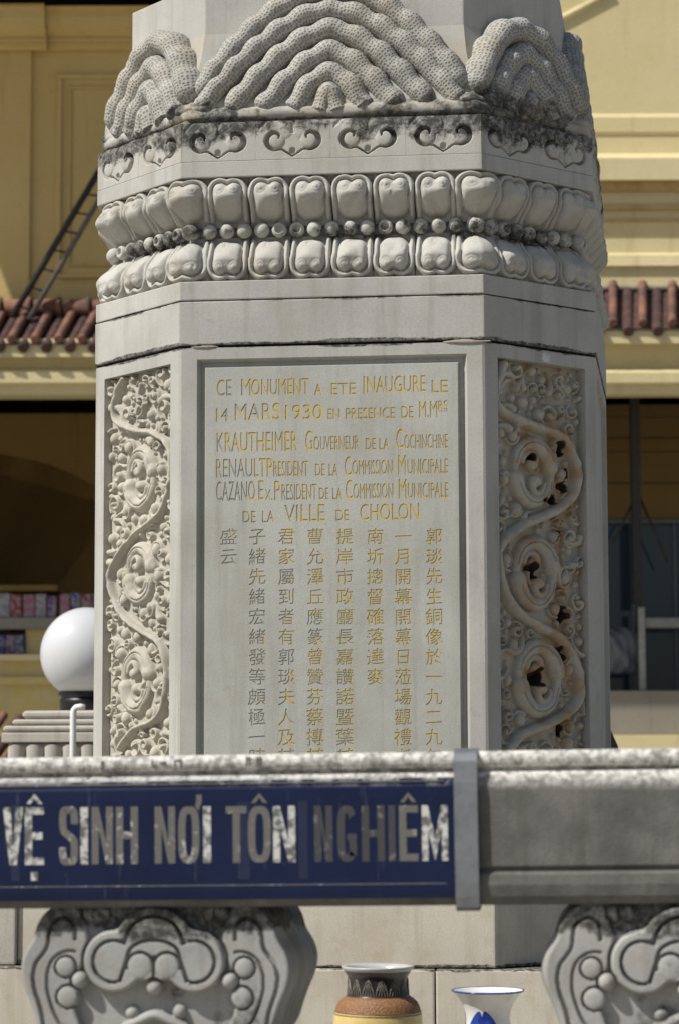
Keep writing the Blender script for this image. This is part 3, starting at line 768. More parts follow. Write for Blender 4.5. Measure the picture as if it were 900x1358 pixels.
# carved support
def br_cloud(X, Y):
    d = np.minimum(np.hypot(X-300, Y-184)-80, np.hypot(X-510, Y-184)-80)
    e = np.hypot((X-405)*.94, Y-140)-97; k = 16.; hh = np.clip(.5+.5*(e-d)/k, 0, 1)
    d = e*(1-hh)+d*hh-k*hh*(1-hh)
    return np.maximum(d, -(np.hypot(X-405, (Y-285)*1.0)-36))
def seg_d(X, Y, pts):
    D = np.full(X.shape, 1e9)
    for (ax, ay), (bx, by) in zip(pts[:-1], pts[1:]):
        dx, dy = bx-ax, by-ay; q = np.clip(((X-ax)*dx+(Y-ay)*dy)/(dx*dx+dy*dy+1e-9), 0, 1); D = np.minimum(D, np.hypot(X-ax-q*dx, Y-ay-q*dy))
    return D
OUT = [(150, 38), (118, 60), (96, 92), (84, 130), (62, 168), (54, 205), (60, 245), (78, 290), (92, 330), (110, 380), (150, 430), (200, 470), (205, 520), (150, 560), (110, 600), (100, 660), (110, 720)]
OUTL = smooth(OUT, 5); OUTR = [(810-x, y) for x, y in OUTL][::-1]
outline = OUTL+OUTR
def bracket():
    x = np.arange(44, 768, 2.0); y = np.arange(38, 722, 2.0); Xa, Y = np.meshgrid(x, y)
    X = 405-np.abs(Xa-405)                       # mirror: design drawn on the left half
    # inside mask
    oy = np.array([p[1] for p in OUTL]); ox = np.array([p[0] for p in OUTL]); xe = np.interp(y, oy, ox)[:, None]
    ins = X-xe
    h = np.zeros(X.shape)+10*np.sqrt(np.clip(1-(1-np.clip(ins/10, 0, 1))**2, 0, 1))
    cl = br_cloud(Xa, Y)
    def dome(d, r, a): return a*np.sqrt(np.clip(1-(d/r)**2, 0, 1))
    def flat(d, w, a): return a*np.sqrt(np.clip(1-(1-np.clip(-d/w, 0, 1))**2, 0, 1))
    # side scrolls: raised broad bands with incised lines
    g1 = seg_d(X, Y, smooth([(196, 128), (192, 92), (165, 74), (132, 96), (122, 150), (92, 195), (88, 245), (108, 310), (122, 372), (160, 415)]))
    g2 = seg_d(X, Y, smooth([(196, 160), (165, 162), (134, 186), (122, 240), (136, 300), (160, 345), (196, 362)]))
    c2 = np.hypot(X-172, Y-200); c3 = np.hypot(X-178, Y-276)
    sd2 = X-212-18*np.sin((Y-60)*.022)
    h = h+flat(sd2, 10, 12)
    h = np.where(sd2 > 0, -14, h)
    h = np.where(g1 < 5, h-15, h); h = np.where((g2 < 4) & (c2 > 26) & (c3 > 28), h-13, h)
    for c_, r in ((c2, 25), (c3, 27)): h = np.where(c_ < r, 22+dome(c_, r, 7), h); h = np.where(np.abs(c_-r-2.5) < 3, 6, h)
    # foliage below and beads
    h = np.where((cl > 6) & (X > 222) & (Y > 210), -14+6*np.sin(X*.085)*np.cos(Y*.07), h)
    for bx_, by_, r in ((345, 315, 20), (468, 313, 20), (300, 398, 26), (510, 398, 26), (405, 430, 34), (405, 560, 60), (320, 600, 40), (490, 600, 40)):
        c_ = np.hypot(Xa-bx_, Y-by_); h = np.where(c_ < r, np.maximum(h, dome(c_, r, 24)-4), h)
    rg = seg_d(Xa, Y, smooth([(330, 352), (365, 336), (405, 322), (445, 336), (480, 352)])); h = np.where(rg < 15, dome(rg, 15, 24), h)
    for bx_ in (232, 262, 548, 578):
        c_ = np.hypot(Xa-bx_, Y-62); h = np.where((c_ < 24) & (cl > 4), dome(c_, 24, 22), h)
    # the cloud head: flat raised body with an incised inner outline, two curls
    h = np.where(cl < 0, 8+flat(cl, 9, 30), h)
    h = np.where((cl > 0) & (cl < 8), -12, h)
    low = (Y > 205) & (np.abs(Xa-405) < 95)
    h = np.where((np.abs(cl+27) < 4.5) & ~low, 14, h)
    brow = seg_d(X, Y, smooth([(318, 232), (332, 190), (345, 152), (375, 134), (405, 130)]))
    h = np.where((brow < 4.5) & (cl < -8), 14, h)
    c1 = np.hypot(X-370, Y-196)
    h = np.where(c1 < 32, 36+dome(c1, 32, 5), h); h = np.where((np.abs(c1-35) < 3.5) & (Y < 205), 16, h)
    h = np.where((np.abs(Xa-405) < 5) & (Y > 168) & (cl < 20) & (Y < 236), 8, h)
    for bx_, by_, r in ((405, 250, 21), (600, 233, 22), (210, 233, 22)):
        c_ = np.hypot(Xa-bx_, Y-by_); h = np.where(c_ < r, 14+dome(c_, r, 24), np.where(c_ < r+5, np.minimum(h, -8), h))
    keep = ins >= -1.5
    P = np.stack([(Xa-405)*.001, -h*.001, -(Y-42)*.001], -1)
    return gridmesh('support_face', P[::-1], keep=keep[::-1])
bface = bracket()
def bbody():
    dep = [(0.0, 0), (.012, 4), (.05, 9), (.10, 4), (.16, 0), (.22, 5), (.32, 12), (.40, 6), (.48, 9), (.54, 0), (.57, -12)]
    n = len(outline); P = np.zeros((len(dep), n, 3))
    for j, (d, o_) in enumerate(dep):
        for i, (x, y) in enumerate(outline):
            s = 1+o_/330*(1 if abs(x-405) > 10 else 0)
            P[j, i] = ((x-405)*.001*s, d+.002, -(y-42)*.001)
    me = gridmesh('support', P, wrapu=True)
    bm = bmesh.new(); bm.from_mesh(me); bm.verts.ensure_lookup_table()
    bm.faces.new([bm.verts[(len(dep)-1)*n+i] for i in range(n)]); bm.faces.new([bm.verts[i] for i in range(n)][::-1])
    bm.to_mesh(me); bm.free(); return me
bb_ = bbody()
for px in (206, 906):
    p = at(px, 1203, BY); q = bput('support', bb_, M['bracket'], (p.x, .045-.03, p.z+.004-.0))
    f = bput('support_face', bface, M['bracket'], (0, 0, 0), parent=q)
bput('balustrade_base', boxm('balustrade_base', RX0, RX1, -.05, .55, -1.65, -1.02, .01), M['rail'])

# sign ---------------------------------------------------------------
SG = empty('street_sign', (XC, BY, 0), label='long navy blue enamel sign with worn white Vietnamese capitals strapped to the balustrade', cat='sign'); SG.rotation_euler = (0, -TILT, 0)
sx0, sx1 = at(-60, 1100, BY).x-XC, at(606, 1100, BY).x-XC
spf = [(-.036, zt(1033)), (-.044, zt(1045)), (-.046, zt(1060)), (-.046, zt(1165)), (-.048, zt(1180)), (-.046, zt(1191)), (-.041, zt(1191)), (-.043, zt(1180)), (-.041, zt(1165)), (-.041, zt(1060)), (-.039, zt(1045)), (-.031, zt(1033))]
sgp = put('sign_board', extrude_x('sign_board', spf, sx0, sx1), M['navy'], SG)
for y0, y1, yy in ((1036.3, 1038.2, -.0435), (1171.4, 1172.8, -.0480)):
    put('pinstripe', boxm('pinstripe', sx0, sx1-.03, yy, yy+.003, zt(y1), zt(y0), 0), M['let_grey'], SG)
def glyph(ch, w, h, t=9.5, th=9.5):
    """heavy condensed capital as non overlapping quads, in pixels, baseline at 0"""
    Q = []
    def rc(x0, x1, y0, y1): Q.append([(x0, y0), (x1, y0), (x1, y1), (x0, y1)])
    def strip(a, b):
        for i in range(len(a)-1): Q.append([a[i], a[i+1], b[i+1], b[i]])
    def ring(a0, a1, n=40):
        def P(r_in, a):
            c, s_ = math.cos(a), math.sin(a); e = .62
            rx, ry = (w/2-(t if r_in else 0)), (h/2-(th if r_in else 0))
            return (w/2+rx*math.copysign(abs(c)**e, c), h/2+ry*math.copysign(abs(s_)**(e*1.05), s_))
        aa = [math.radians(a0+(a1-a0)*i/n) for i in range(n+1)]
        strip([P(0, a) for a in aa], [P(1, a) for a in aa])
    if ch == 'I': rc(0, w, 0, h)
    elif ch == 'T': rc(0, w, h-th, h); rc(w/2-t/2, w/2+t/2, 0, h-th)
    elif ch == 'H': rc(0, t, 0, h); rc(w-t, w, 0, h); rc(t, w-t, h/2-th/2, h/2+th/2)
    elif ch == 'E': rc(0, t, 0, h); rc(t, w, h-th, h); rc(t, w*.92, h/2-th/2, h/2+th/2); rc(t, w, 0, th)
    elif ch == 'N': rc(0, t*.95, 0, h); rc(w-t*.95, w, 0, h); Q.append([(t*.95, h), (t*.95, h*.62), (w-t*.95, 0), (w-t*.95, h*.38)])
    elif ch == 'M':
        u = t*.85; rc(0, u, 0, h); rc(w-u, w, 0, h); Q.append([(u, h), (u, h*.55), (w/2, 0), (w/2, h*.42)]); Q.append([(w-u, h), (w-u, h*.55), (w/2, 0), (w/2, h*.42)][::-1])
    elif ch == 'V': Q.append([(0, h), (t*1.05, h), (w/2, h*.28), (w/2, 0), (w/2-t*.5, 0)]); Q.append([(w, h), (w/2+t*.5, 0), (w/2, 0), (w/2, h*.28), (w-t*1.05, h)])
    elif ch == 'O': ring(0, 360, 56)
    elif ch == 'G': ring(35, 318, 48); rc(w-t, w, h*.10, h*.5); rc(w*.52, w-t, h*.5-th*.9, h*.5)
    elif ch == 'S':
        c = [(w-t/2, h*.70), (w-t/2, h*.80), (w*.74, h-th*.5), (w*.5, h-th*.42), (w*.26, h-th*.5), (t*.52, h*.82), (t*.52, h*.70), (w*.26, h*.58), (w*.5, h*.505), (w*.76, h*.42), (w-t*.52, h*.30), (w-t*.52, h*.18), (w*.74, th*.5), (w*.5, th*.42), (w*.26, th*.5), (t*.52, h*.18), (t*.5, h*.30)]
        c = smooth(c, 4); a = []; b = []
        for i, p in enumerate(c):
            q0, q1 = c[max(i-1, 0)], c[min(i+1, len(c)-1)]; dx, dy = q1[0]-q0[0], q1[1]-q0[1]; L = math.hypot(dx, dy) or 1
            a.append((p[0]-dy/L*t*.5, p[1]+dx/L*t*.5)); b.append((p[0]+dy/L*t*.5, p[1]-dx/L*t*.5))
        strip(a, b)
    return Q
SL = [('V', 9, 36, 'w', ''), ('E', 38, 63, 'w', '^.'), ('S', 83, 108, 'g', ''), ('I', 111, 121, 'w', ''), ('N', 126, 154, 'g', ''), ('H', 158, 187, 'g', ''), ('N', 209, 236, 'g', ''), ('O', 240, 268, 'g', '+'), ('I', 273, 283, 'w', ''),
      ('T', 303, 330, 'g', ''), ('O', 332, 362, 'g', '^'), ('N', 365, 394, 'w', ''), ('N', 419, 443, 'd', ''), ('G', 449, 474, 'd', ''), ('H', 481, 511, 'd', ''), ('I', 516, 525, 'd', ''), ('E', 530, 555, 'g', '^'), ('M', 560, 594, 'w', '')]
for ch, xa, xb, kk, acc in SL:
    f = (xa-9)/585; yt, yb = 1073-4.5*f, 1147-6*f; w, h = xb-xa, yb-yt
    Q = glyph(ch, w, h)
    if '^' in acc: Q += [[(w/2-11, h+4), (w/2-5, h+4), (w/2, h+11), (w/2, h+17)], [(w/2+11, h+4), (w/2, h+17), (w/2, h+11), (w/2+5, h+4)]]
    if '.' in acc: Q += [[(w/2-4.5, -20), (w/2+4.5, -20), (w/2+4.5, -9), (w/2-4.5, -9)]]
    if '+' in acc: Q += [[(w*.80, h+.5), (w*.96, h-6), (w*1.12, h+6), (w*1.12, h+15), (w*.86, h+15), (w*.86, h+7)]]
    px_m = (at(xb, 1100, BY).x-at(xa, 1100, BY).x)/w; X0 = at(xa, 1100, BY).x-XC; Z0 = at(xa, yb, BY).z-TILT*X0
    bm = bmesh.new()
    for q in Q:
        vs = [bm.verts.new((X0+x*px_m, 0, Z0+y*px_m)) for x, y in q]
        fc = bm.faces.new(vs); fc.normal_update()
        if fc.normal.y > 0: fc.normal_flip()
    bmesh.ops.remove_doubles(bm, verts=bm.verts, dist=1e-6)
    me = bpy.data.meshes.new('letter'); bm.to_mesh(me); bm.free()
    put('letter', me, M[{'w': 'let_white', 'g': 'let_grey', 'd': 'let_dark'}[kk]], SG, (0, -.0466, 0))

# strips of old tape across the enamel
tape = simple('tape_residue', (.014, .02, .055), .45, c2=(.007, .013, .046), sc=14)
for xa, xb in ((20, 31), (318, 334), (398, 410)):
    put('tape_strip', boxm('tape_strip', at(xa, 1100, BY).x-XC, at(xb, 1100, BY).x-XC, -.04632, -.0455, zt(1164), zt(1062), 0), tape, SG)
# faded brush marks on the rounded top of the rail
ink = simple('faded_ink', (.16, .14, .13), .9)
for px, py, dx, dy in ((111, 1018, 0, 10), (137, 1010, -2, 12), (202, 1009, 0, 9), (206, 1014, 0, 6), (213, 1013, 4, -2), (219, 1010, 0, 7), (232, 1008, 0, 12), (235, 1009, 4, -1), (240, 1008, 0, 13), (327, 1004, 0, 12), (331, 1004, 0, 11), (341, 1004, 0, 9), (345, 1003, 0, 12)):
    a, b = at(px, py, BY-.020), at(px+dx, py+dy, BY-.020); a.y = b.y = BY-.0225
    put('ink_mark', boxm('ink_mark', min(a.x, b.x)-BAL.location.x-.0015, max(a.x, b.x)-BAL.location.x+.0015, -.0235, -.018, min(a.z, b.z)+1.65, max(a.z, b.z)+1.65+.001, 0), ink, BAL)
# strap --------------------------------------------------------------
def strap():
    xa, xb = at(603, 1100, BY).x-XC, at(634, 1100, BY).x-XC
    ctr = [(.06, zt(997)+.004), (-.0, zt(997)+.004), (-.03, zt(1001)), (-.048, zt(1012)), (-.055, zt(1040)), (-.056, zt(1100)), (-.056, zt(1160)), (-.052, zt(1190)), (-.046, zt(1204)), (-.030, zt(1209)), (-.01, zt(1208)), (.05, zt(1206))]
    out_ = []; inn = []
    for i, (y, z) in enumerate(ctr):
        a, b = ctr[max(i-1, 0)], ctr[min(i+1, len(ctr)-1)]; tx, tz = b[0]-a[0], b[1]-a[1]; L = math.hypot(tx, tz); n_ = (tz/L, -tx/L)
        out_.append((y, z)); inn.append((y-n_[0]*.004, z-n_[1]*.004))
    return extrude_x('metal_strap', out_+inn[::-1], xa, xb)
stp = put('metal_strap', strap(), M['strap'], None, (XC, BY, 0)); stp.rotation_euler = (0, -TILT, 0)
tag(stp, 'grey metal strap wrapped round the balustrade at the right end of the blue sign', 'strap')

# ------------------------------------------------------------------ vases
VY = -2.6
led = box('stone_table', -1.2, 2.2, VY-.35, VY+.45, -1.65, -1.06, M['base'], None, .012)
tag(led, 'low pale stone offering table under the two vases', 'table')
def vase(name, px, py, label, prof_parts):
    p = at(px, py, VY); e = empty(name, (p.x, VY, -1.06), label=label, cat='vase'); top = p.z+1.06
    return e, top
e1, t1 = vase('ceramic_vase', 500.5, 1285, 'ceramic vase with black leaf patterned neck, brown shoulder and yellow body', None)
s = 1/at(451, 1285, VY).x if 0 else (at(548, 1285, VY).x-at(453, 1285, VY).x)/95   # metres per pixel there
def prf(l): return [(r*s, t1-(y-1285)*s) for r, y in l]
put('neck', lathe('neck', prf([(44.5, 1287.2), (43, 1290), (39.8, 1294), (39.2, 1300), (39.5, 1308), (40.5, 1318), (42, 1320.5)])), M['glaze_black'], e1)
put('rim', lathe('rim', prf([(38.5, 1292), (40, 1286), (44, 1282.5), (47.2, 1281), (47.8, 1282.5), (47, 1284.6), (44.6, 1287.2)])), M['rim_grey'], e1)
put('inner_wall', lathe('inner_wall', prf([(38.5, 1292), (37, 1300), (37, 1330), (50, 1350), (40, 1400), (.1, 1401)])), M['glaze_black'], e1)
put('shoulder', lathe('shoulder', prf([(42, 1320.5), (46.5, 1323), (52, 1328), (55, 1334), (56.5, 1340)])), M['glaze_brown'], e1)
bt = (t1)/s
put('body', lathe('body', prf([(56.6, 1340), (58.2, 1348), (59, 1362), (58, 1385), (54, 1410), (46, 1435), (38, 1450), (36, 1285+bt-1), (.1, 1285+bt-1)])), M['glaze_yellow'], e1)
for yy, rr in ((1320.5, 42.3), (1340.2, 56.9), (1343, 57.6)):
    put('ring_line', lathe('ring_line', prf([(rr-.3, yy-.7), (rr+.5, yy), (rr-.3, yy+.7)])), M['tan'], e1)
def on_neck(a, y, rr): return (math.cos(a)*rr, math.sin(a)*rr, t1-(y-1285)*s)
for k in range(14):                                  # leaves incised on the neck
    a0 = -math.pi/2+(k-6.5)*2*math.pi/14; rr = 40.6*s
    def leaf(pa): return [on_neck(a0+da, y, (40.0 + (y-1300)*.055)*s) for da, y in pa]
    for pa in ([(-.19, 1318), (-.15, 1308), (-.07, 1300.5), (0, 1297.5), (.07, 1300.5), (.15, 1308), (.19, 1318)], [(0, 1298), (0, 1318)],
               [(-.03, 1304), (-.10, 1318)], [(.03, 1304), (.10, 1318)], [(0, 1301), (-.15, 1311)], [(0, 1301), (.15, 1311)]):
        put('leaf_line', tube('leaf_line', leaf(pa), .0011, 5, caps=False), M['glaze_line'], e1)
e2 = empty('porcelain_vase', (at(646, 1312, VY+.12).x, VY+.12, -1.06), label='white trumpet shaped porcelain vase with cobalt blue leaves and a thin blue rim', cat='vase')
p2 = at(646, 1315, VY+.12); t2 = p2.z+1.06; s2 = (at(693, 1315, VY+.12).x-at(598, 1315, VY+.12).x)/95
def prf2(l): return [(r*s2, t2-(y-1315)*s2) for r, y in l]
V2 = [(47.5, 1314.6), (44, 1318), (38.5, 1324), (33.5, 1332), (30.5, 1341), (29.3, 1350), (29.5, 1362), (33, 1380), (42, 1400), (46, 1425), (40, 1460), (30, 1315+t2/s2-1), (.1, 1315+t2/s2-1)]
put('body', lathe('body', prf2(V2)), M['glaze_white'], e2)
put('inner_wall', lathe('inner_wall', prf2([(47, 1313.5), (42, 1318), (36, 1325), (31, 1334), (28, 1345), (26, 1370), (.1, 1371)])), M['glaze_white'], e2)
put('rim', lathe('rim', prf2([(46.8, 1313.4), (48.3, 1312.9), (48.6, 1314.2), (47.3, 1315.5)])), M['glaze_blue'], e2)
def r2(y):
    ys = [q[1] for q in V2]; rs = [q[0] for q in V2]; return float(np.interp(y, ys, rs))
for k, a0 in enumerate((-2.45, -1.1, .1, 1.5, 2.7)):       # painted leaves that follow the glaze
    P = np.zeros((14, 9, 3))
    for i in range(14):
        t = i/13; y = 1339+t*46; wd = .42*math.sin(math.pi*min(1, t*1.0+.02))**.75; cen = a0-.55*(1-t)*(1 if k % 2 else -1)
        for j in range(9):
            a = cen+wd*(j/8-.5)*2*.8; rr = (r2(y)+.35)*s2; P[i, j] = (math.cos(a)*rr, math.sin(a)*rr, t2-(y-1315)*s2)
    put('painted_leaf', gridmesh('painted_leaf', P), M['glaze_blue'], e2)

# ------------------------------------------------------------------ globe lamp on its pillar, white pipe
GY = 2.6
gp = at(115, 867, GY); gs = (at(175, 867, GY).x-at(55, 867, GY).x)/120
gr = 60.5*gs
ptop = at(115, 943, GY).z
LP = empty('globe_lamp', (gp.x, GY, ptop), label='round white glass globe lamp on a black collar beside the monument', cat='lamp')
put('globe', sphere('globe', gr, 64, 40), M['globe'], LP, (0, 0, gp.z-ptop))
zc_ = at(115, 918, GY).z-ptop
put('collar', lathe('collar', [(.05, zc_+.02), (31*gs, zc_+.03), (34*gs, zc_+.008), (37*gs, zc_-.012), (31*gs, zc_-.03), (33*gs, zc_-.033), (34.5*gs, zc_-.05), (34.5*gs, .0), (.001, .0)], 48), M['black'], LP)
PX = gp.x; PI_ = empty('lamp_pillar', (PX, GY, -1.65), label='square stone pillar with stepped cap and carved petals under the globe lamp', cat='pillar')
def zz(py): return at(115, py, GY).z+1.65
def hw(px): return abs(at(px, 950, GY).x-PX)
def pb(name, px, ya, yb, bev): 
    h = hw(px); return put(name, boxm(name, -h, h, -h, h, zz(yb), zz(ya), bev, 3), M['pillar'], PI_)
pb('cap_step', 45.5, 944, 954.5, .028); pb('cap_step', 35.5, 955.5, 963, .020); pb('cap_step', 26, 964, 972, .020); pb('cap_slab', 25, 973, 986, .008)
pb('pillar_shaft', 32, 986.5, 1210, .01)
for k in range(7):
    px = 35+k*24; h = hw(32)
    pts = arc(0, 0, 1, 1, 180, 360, 12)
    x = -h+(k+.5)*2*h/7
    P = np.zeros((10, 11, 3))
    for i in range(10):
        for j in range(11):
            u = j/10*2-1; v = i/9; P[i, j] = (x+u*h/7*1.02, -h-.045*math.sqrt(max(0, 1-u*u))*(1-v*v*.5)-.002, zz(988.5)-v*.16-.02*u*u)
    put('carved_petal', gridmesh('carved_petal', P), M['pillar'], PI_)
put('pillar_block', boxm('pillar_block', -hw(22)-.0, hw(22), -hw(22), hw(22), .0, zz(1196), .03, 3), M['pillar'], PI_)
put('pillar_block', boxm('pillar_block', -hw(22)-.9, -hw(22)-.012, -hw(22)+.01, .35, .0, zz(1130), .02, 3), M['pillar'], PI_)
wp = [(at(x, y, GY-.5)) for x, y in ((112, 938.5), (106, 937.5), (101, 938.5), (98, 942), (97.2, 948), (97, 960), (97, 1000), (97, 1080), (97, 1200))]
pe = put('white_pipe', tube('white_pipe', wp[:6]+[Vector((wp[5].x, wp[5].y, -1.65))], .0165, 16), M['pipe'])
tag(pe, 'thin white conduit pipe with a bent top in front of the globe lamp', 'pipe')

# ------------------------------------------------------------------ dark board leaning behind the monument
q1, q2, q3 = at(797, 936, 1.6), at(819, 990, 1.6), at(797, 1000, 1.6)
bdv = [(q1.x-.03, 1.5, q1.z), (q1.x+.0, 1.5, q1.z-.02), (q2.x, 1.5, q2.z), (q2.x+.05, 1.5, -.5), (q1.x-.03, 1.5, -.5)]
n_ = len(bdv); vv = bdv+[(x, y+.05, z) for x, y, z in bdv]
tag(put('leaning_board', mesh('leaning_board', vv, [tuple(range(n_))[::-1], tuple(range(n_, 2*n_))]+[(i, (i+1) % n_, n_+(i+1) % n_, n_+i) for i in range(n_)]), simple('dark_board', (.10, .10, .10), .7)),
    'dark grey tapered board leaning behind the right edge of the monument', 'board')

# ------------------------------------------------------------------ market building behind
DB = 22.0
hd = Vector((-math.sin(YAW), math.cos(YAW), 0)); rh = Vector((math.cos(YAW), math.sin(YAW), 0))
BO = CAM+hd*DB; BO.z = -1.65
BLD = empty('market_building', BO, YAW, label='yellow plastered market hall with clay tile eaves and dark open bays behind the monument', cat='building')
def bl(px, py, d=0.):        # local point of the facade plane pulled d metres towards the viewer
    D = ray(px, py); k = (DB-d)/D.dot(hd); p = CAM+D*k; q = p-CAM
    return q.dot(rh), p.z+1.65
def bx_(px, d=0., py=700): return bl(px, py, d)[0]
def bzz(py, d=0., px=450): return bl(px, py, d)[1]
def bbox_(name, pxa, pxb, pya, pyb, d, back, mat, bev=.006, parent=None, **k):
    """facade piece: spans the pixels given, front d metres proud, body reaching back to 'back' (positive = behind the facade)"""
    xa, xb = bx_(pxa, d, (pya+pyb)/2), bx_(pxb, d, (pya+pyb)/2); xm = (pxa+pxb)/2
    z0, z1 = bzz(pyb, d, min(max(xm, 0), 900)), bzz(pya, d, min(max(xm, 0), 900))
    return put(name, boxm(name, xa, xb, -d, back, z0, z1, bev), M[mat], parent or BLD)
# walls
bbox_('wall', -500, 470, -420, 480, 0, .35, 'ochre')
bbox_('wall', 470.5, 1500, -420, 480, 0, .35, 'cream')
# left facade mouldings
for pxa, pxb, d in ((-480, 40, .05),):
    bbox_('pilaster', pxa, pxb, 66, 402, d, -.001, 'ochre')
def frame(pxa, pxb, pya, pyb, wd, d, mat):
    for a, b, c, e in ((pxa, pxb, pya, pya+wd), (pxa, pxa+wd, pya+wd+.1, pyb), (pxb-wd, pxb, pya+wd+.1, pyb), (pxa, pxb, pyb+.1, pyb+wd)): bbox_('panel_moulding', a, b, c, e, d, -.001, mat, .012)
frame(75, 330, 97, 362, 6, .035, 'ochre'); frame(90, 315, 113, 348, 4, .02, 'ochre')
def corn(pxa, pxb, add):
    c = [(-5, .0), (-5, .30), (8, .30), (12, .26), (22, .25), (34, .22), (43, .15), (49, .10), (50, .115), (55, .115), (56, .08), (62, .08), (66, .05), (66, -.02)]
    pr = [(-(d+add), bzz(y, d+add, 60)) for y, d in c]+[(.02, bzz(66, 0, 60)), (.02, bzz(-5, 0, 60))]
    put('cornice', extrude_x('cornice', pr, bx_(pxa, .2, 30), bx_(pxb, .2, 30)), M['ochre'], BLD)
corn(-480, 61, .07); corn(61.5, 440, 0)
bbox_('soffit', -480, 440, -16, -2, .5, 0, 'void')
# unseen slab added out of view, its skewed end shading the left facade
zt0 = bzz(-60, .0, 60)
v = [(bx_(-125), .3, zt0), (bx_(345), .3, zt0), (bx_(345), -1.6, zt0-.12), (bx_(-125)-1.75, -1.6, zt0-.12)]
vt = [(x, y, z+.28) for x, y, z in v]
put('shade_slab', mesh('shade_slab', v+vt, [(3, 2, 1, 0), (4, 5, 6, 7), (0, 1, 5, 4), (1, 2, 6, 5), (2, 3, 7, 6), (3, 0, 4, 7)]), M['tile'], BLD)
# right facade mouldings
c = [(150, 0), (155, .035), (174, .035), (178, .015), (203, .015), (207, .20), (209, .23), (238, .23), (240, .11), (250, .12), (253, .075), (269, .075), (271, .10), (276, .10), (277, .055), (288, .055), (290, .075), (294, .075), (316, .03), (335, .03), (338, .09), (352, .11), (354, .07), (378, .07)]
pr = [(-d, bzz(y, d, 850)) for y, d in c]+[(.02, bzz(378, 0, 850)), (.02, bzz(150, 0, 850))]
put('cornice', extrude_x('cornice', pr, bx_(472), bx_(1400)), M['cream'], BLD)
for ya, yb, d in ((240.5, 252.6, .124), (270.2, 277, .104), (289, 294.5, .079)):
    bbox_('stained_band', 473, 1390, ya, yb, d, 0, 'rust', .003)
# raking moulding near the top
p0, p1 = Vector((bx_(700, .1, 40), -.0, bzz(44, .1, 750))), Vector((bx_(812, .1, 0), -.0, bzz(-14, .1, 800)))
put('raking_moulding', tube('raking_moulding', [p0, p1], .04, 8), M['cream'], BLD)
# tiled lean-to roof
def roof(pxa, pxb, ytop, ybot, dtop, dbot, sp, off, skew=0.):
    rf = put('lean_to_roof', mesh('lean_to_roof', [(bx_(pxa, dtop, ytop), -dtop, bzz(ytop+4, dtop)), (bx_(pxb, dtop, ytop), -dtop, bzz(ytop+4, dtop)), (bx_(pxb, dbot, ybot), -dbot, bzz(ybot-1, dbot)), (bx_(pxa, dbot, ybot), -dbot, bzz(ybot-1, dbot))], [(3, 2, 1, 0)]), M['tile2'], BLD)
    def row(name, rad, mat, px, r_lift, n=13):
        a = Vector((bx_(px+skew, dtop, ytop), -dtop, bzz(ytop, dtop)+r_lift)); b = Vector((bx_(px, dbot, ybot), -dbot-.02, bzz(ybot, dbot)+r_lift))
        pts = []; rads = []
        for i in range(n):
            for t, k in ((0, .80), (.12, .98), (.85, 1.1), (.98, .82)):
                pts.append(a.lerp(b, (i+t)/n)); rads.append(rad*k*R.uniform(.97, 1.03))
        o = put(name, tube(name, pts, rads, 12), M[mat], rf); return o
    px = pxa+off
    while px < pxb:
        row('tile_row', .038, 'tile', px, .045); row('pan_tile_row', .046, 'tile2', px+sp/2, -.03); px += sp
    return rf
roof(-90, 447, 408, 456, .12, 1.0, 31, 12, 26)
roof(452, 1060, 383, 437, .12, 1.0, 39.3, 7)
# ridge tiles at the left
for i in range(13):
    xa = -70+i*39; z = bzz(409, .33, 60)
    a, b = Vector((bx_(xa, .25, 409), -.33, z)), Vector((bx_(xa+36, .25, 409), -.33, z+.015))
    pts = [a.lerp(b, t) for t in (0, .1, .85, .88, 1)]
    put('ridge_tile', tube('ridge_tile', pts, [.075, .078, .082, .095, .095], 14), M['tile'], BLD)
put('ridge_mortar', boxm('ridge_mortar', bx_(452), bx_(1100), -.16, 0, bzz(386, .1, 850), bzz(379, .1, 850), .02), M['mortar'], BLD)
# eave beam
for nm, pxa, pxb, sh in (('eave_beam', -400, 449, 18), ('eave_beam', 449.5, 1400, 0)):
    c = [(431, .93), (439, .97), (455, .97), (457, .80), (488, .78), (491, .90), (494, .92), (507, .92), (510, .86), (523, .86), (524, .5)]
    pr = [(-d, bzz(y+sh*(1 if y < 470 else 0), d, 60 if sh else 850)) for y, d in c]+[(.2, bzz(524, 0)), (.2, bzz(431+sh, 0))]
    put(nm, extrude_x(nm, pr, bx_(pxa), bx_(pxb)), M['cream'], BLD)
# ceiling, back wall and floor of the open ground floor
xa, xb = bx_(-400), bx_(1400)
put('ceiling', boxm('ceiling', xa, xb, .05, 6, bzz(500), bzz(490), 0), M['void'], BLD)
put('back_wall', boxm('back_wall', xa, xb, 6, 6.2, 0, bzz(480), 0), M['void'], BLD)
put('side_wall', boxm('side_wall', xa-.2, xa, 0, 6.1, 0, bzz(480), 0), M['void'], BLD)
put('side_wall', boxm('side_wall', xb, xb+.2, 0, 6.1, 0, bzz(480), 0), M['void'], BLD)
put('floor', boxm('floor', xa, xb, .0, 6, 0, .3, 0), M['greywall'], BLD)
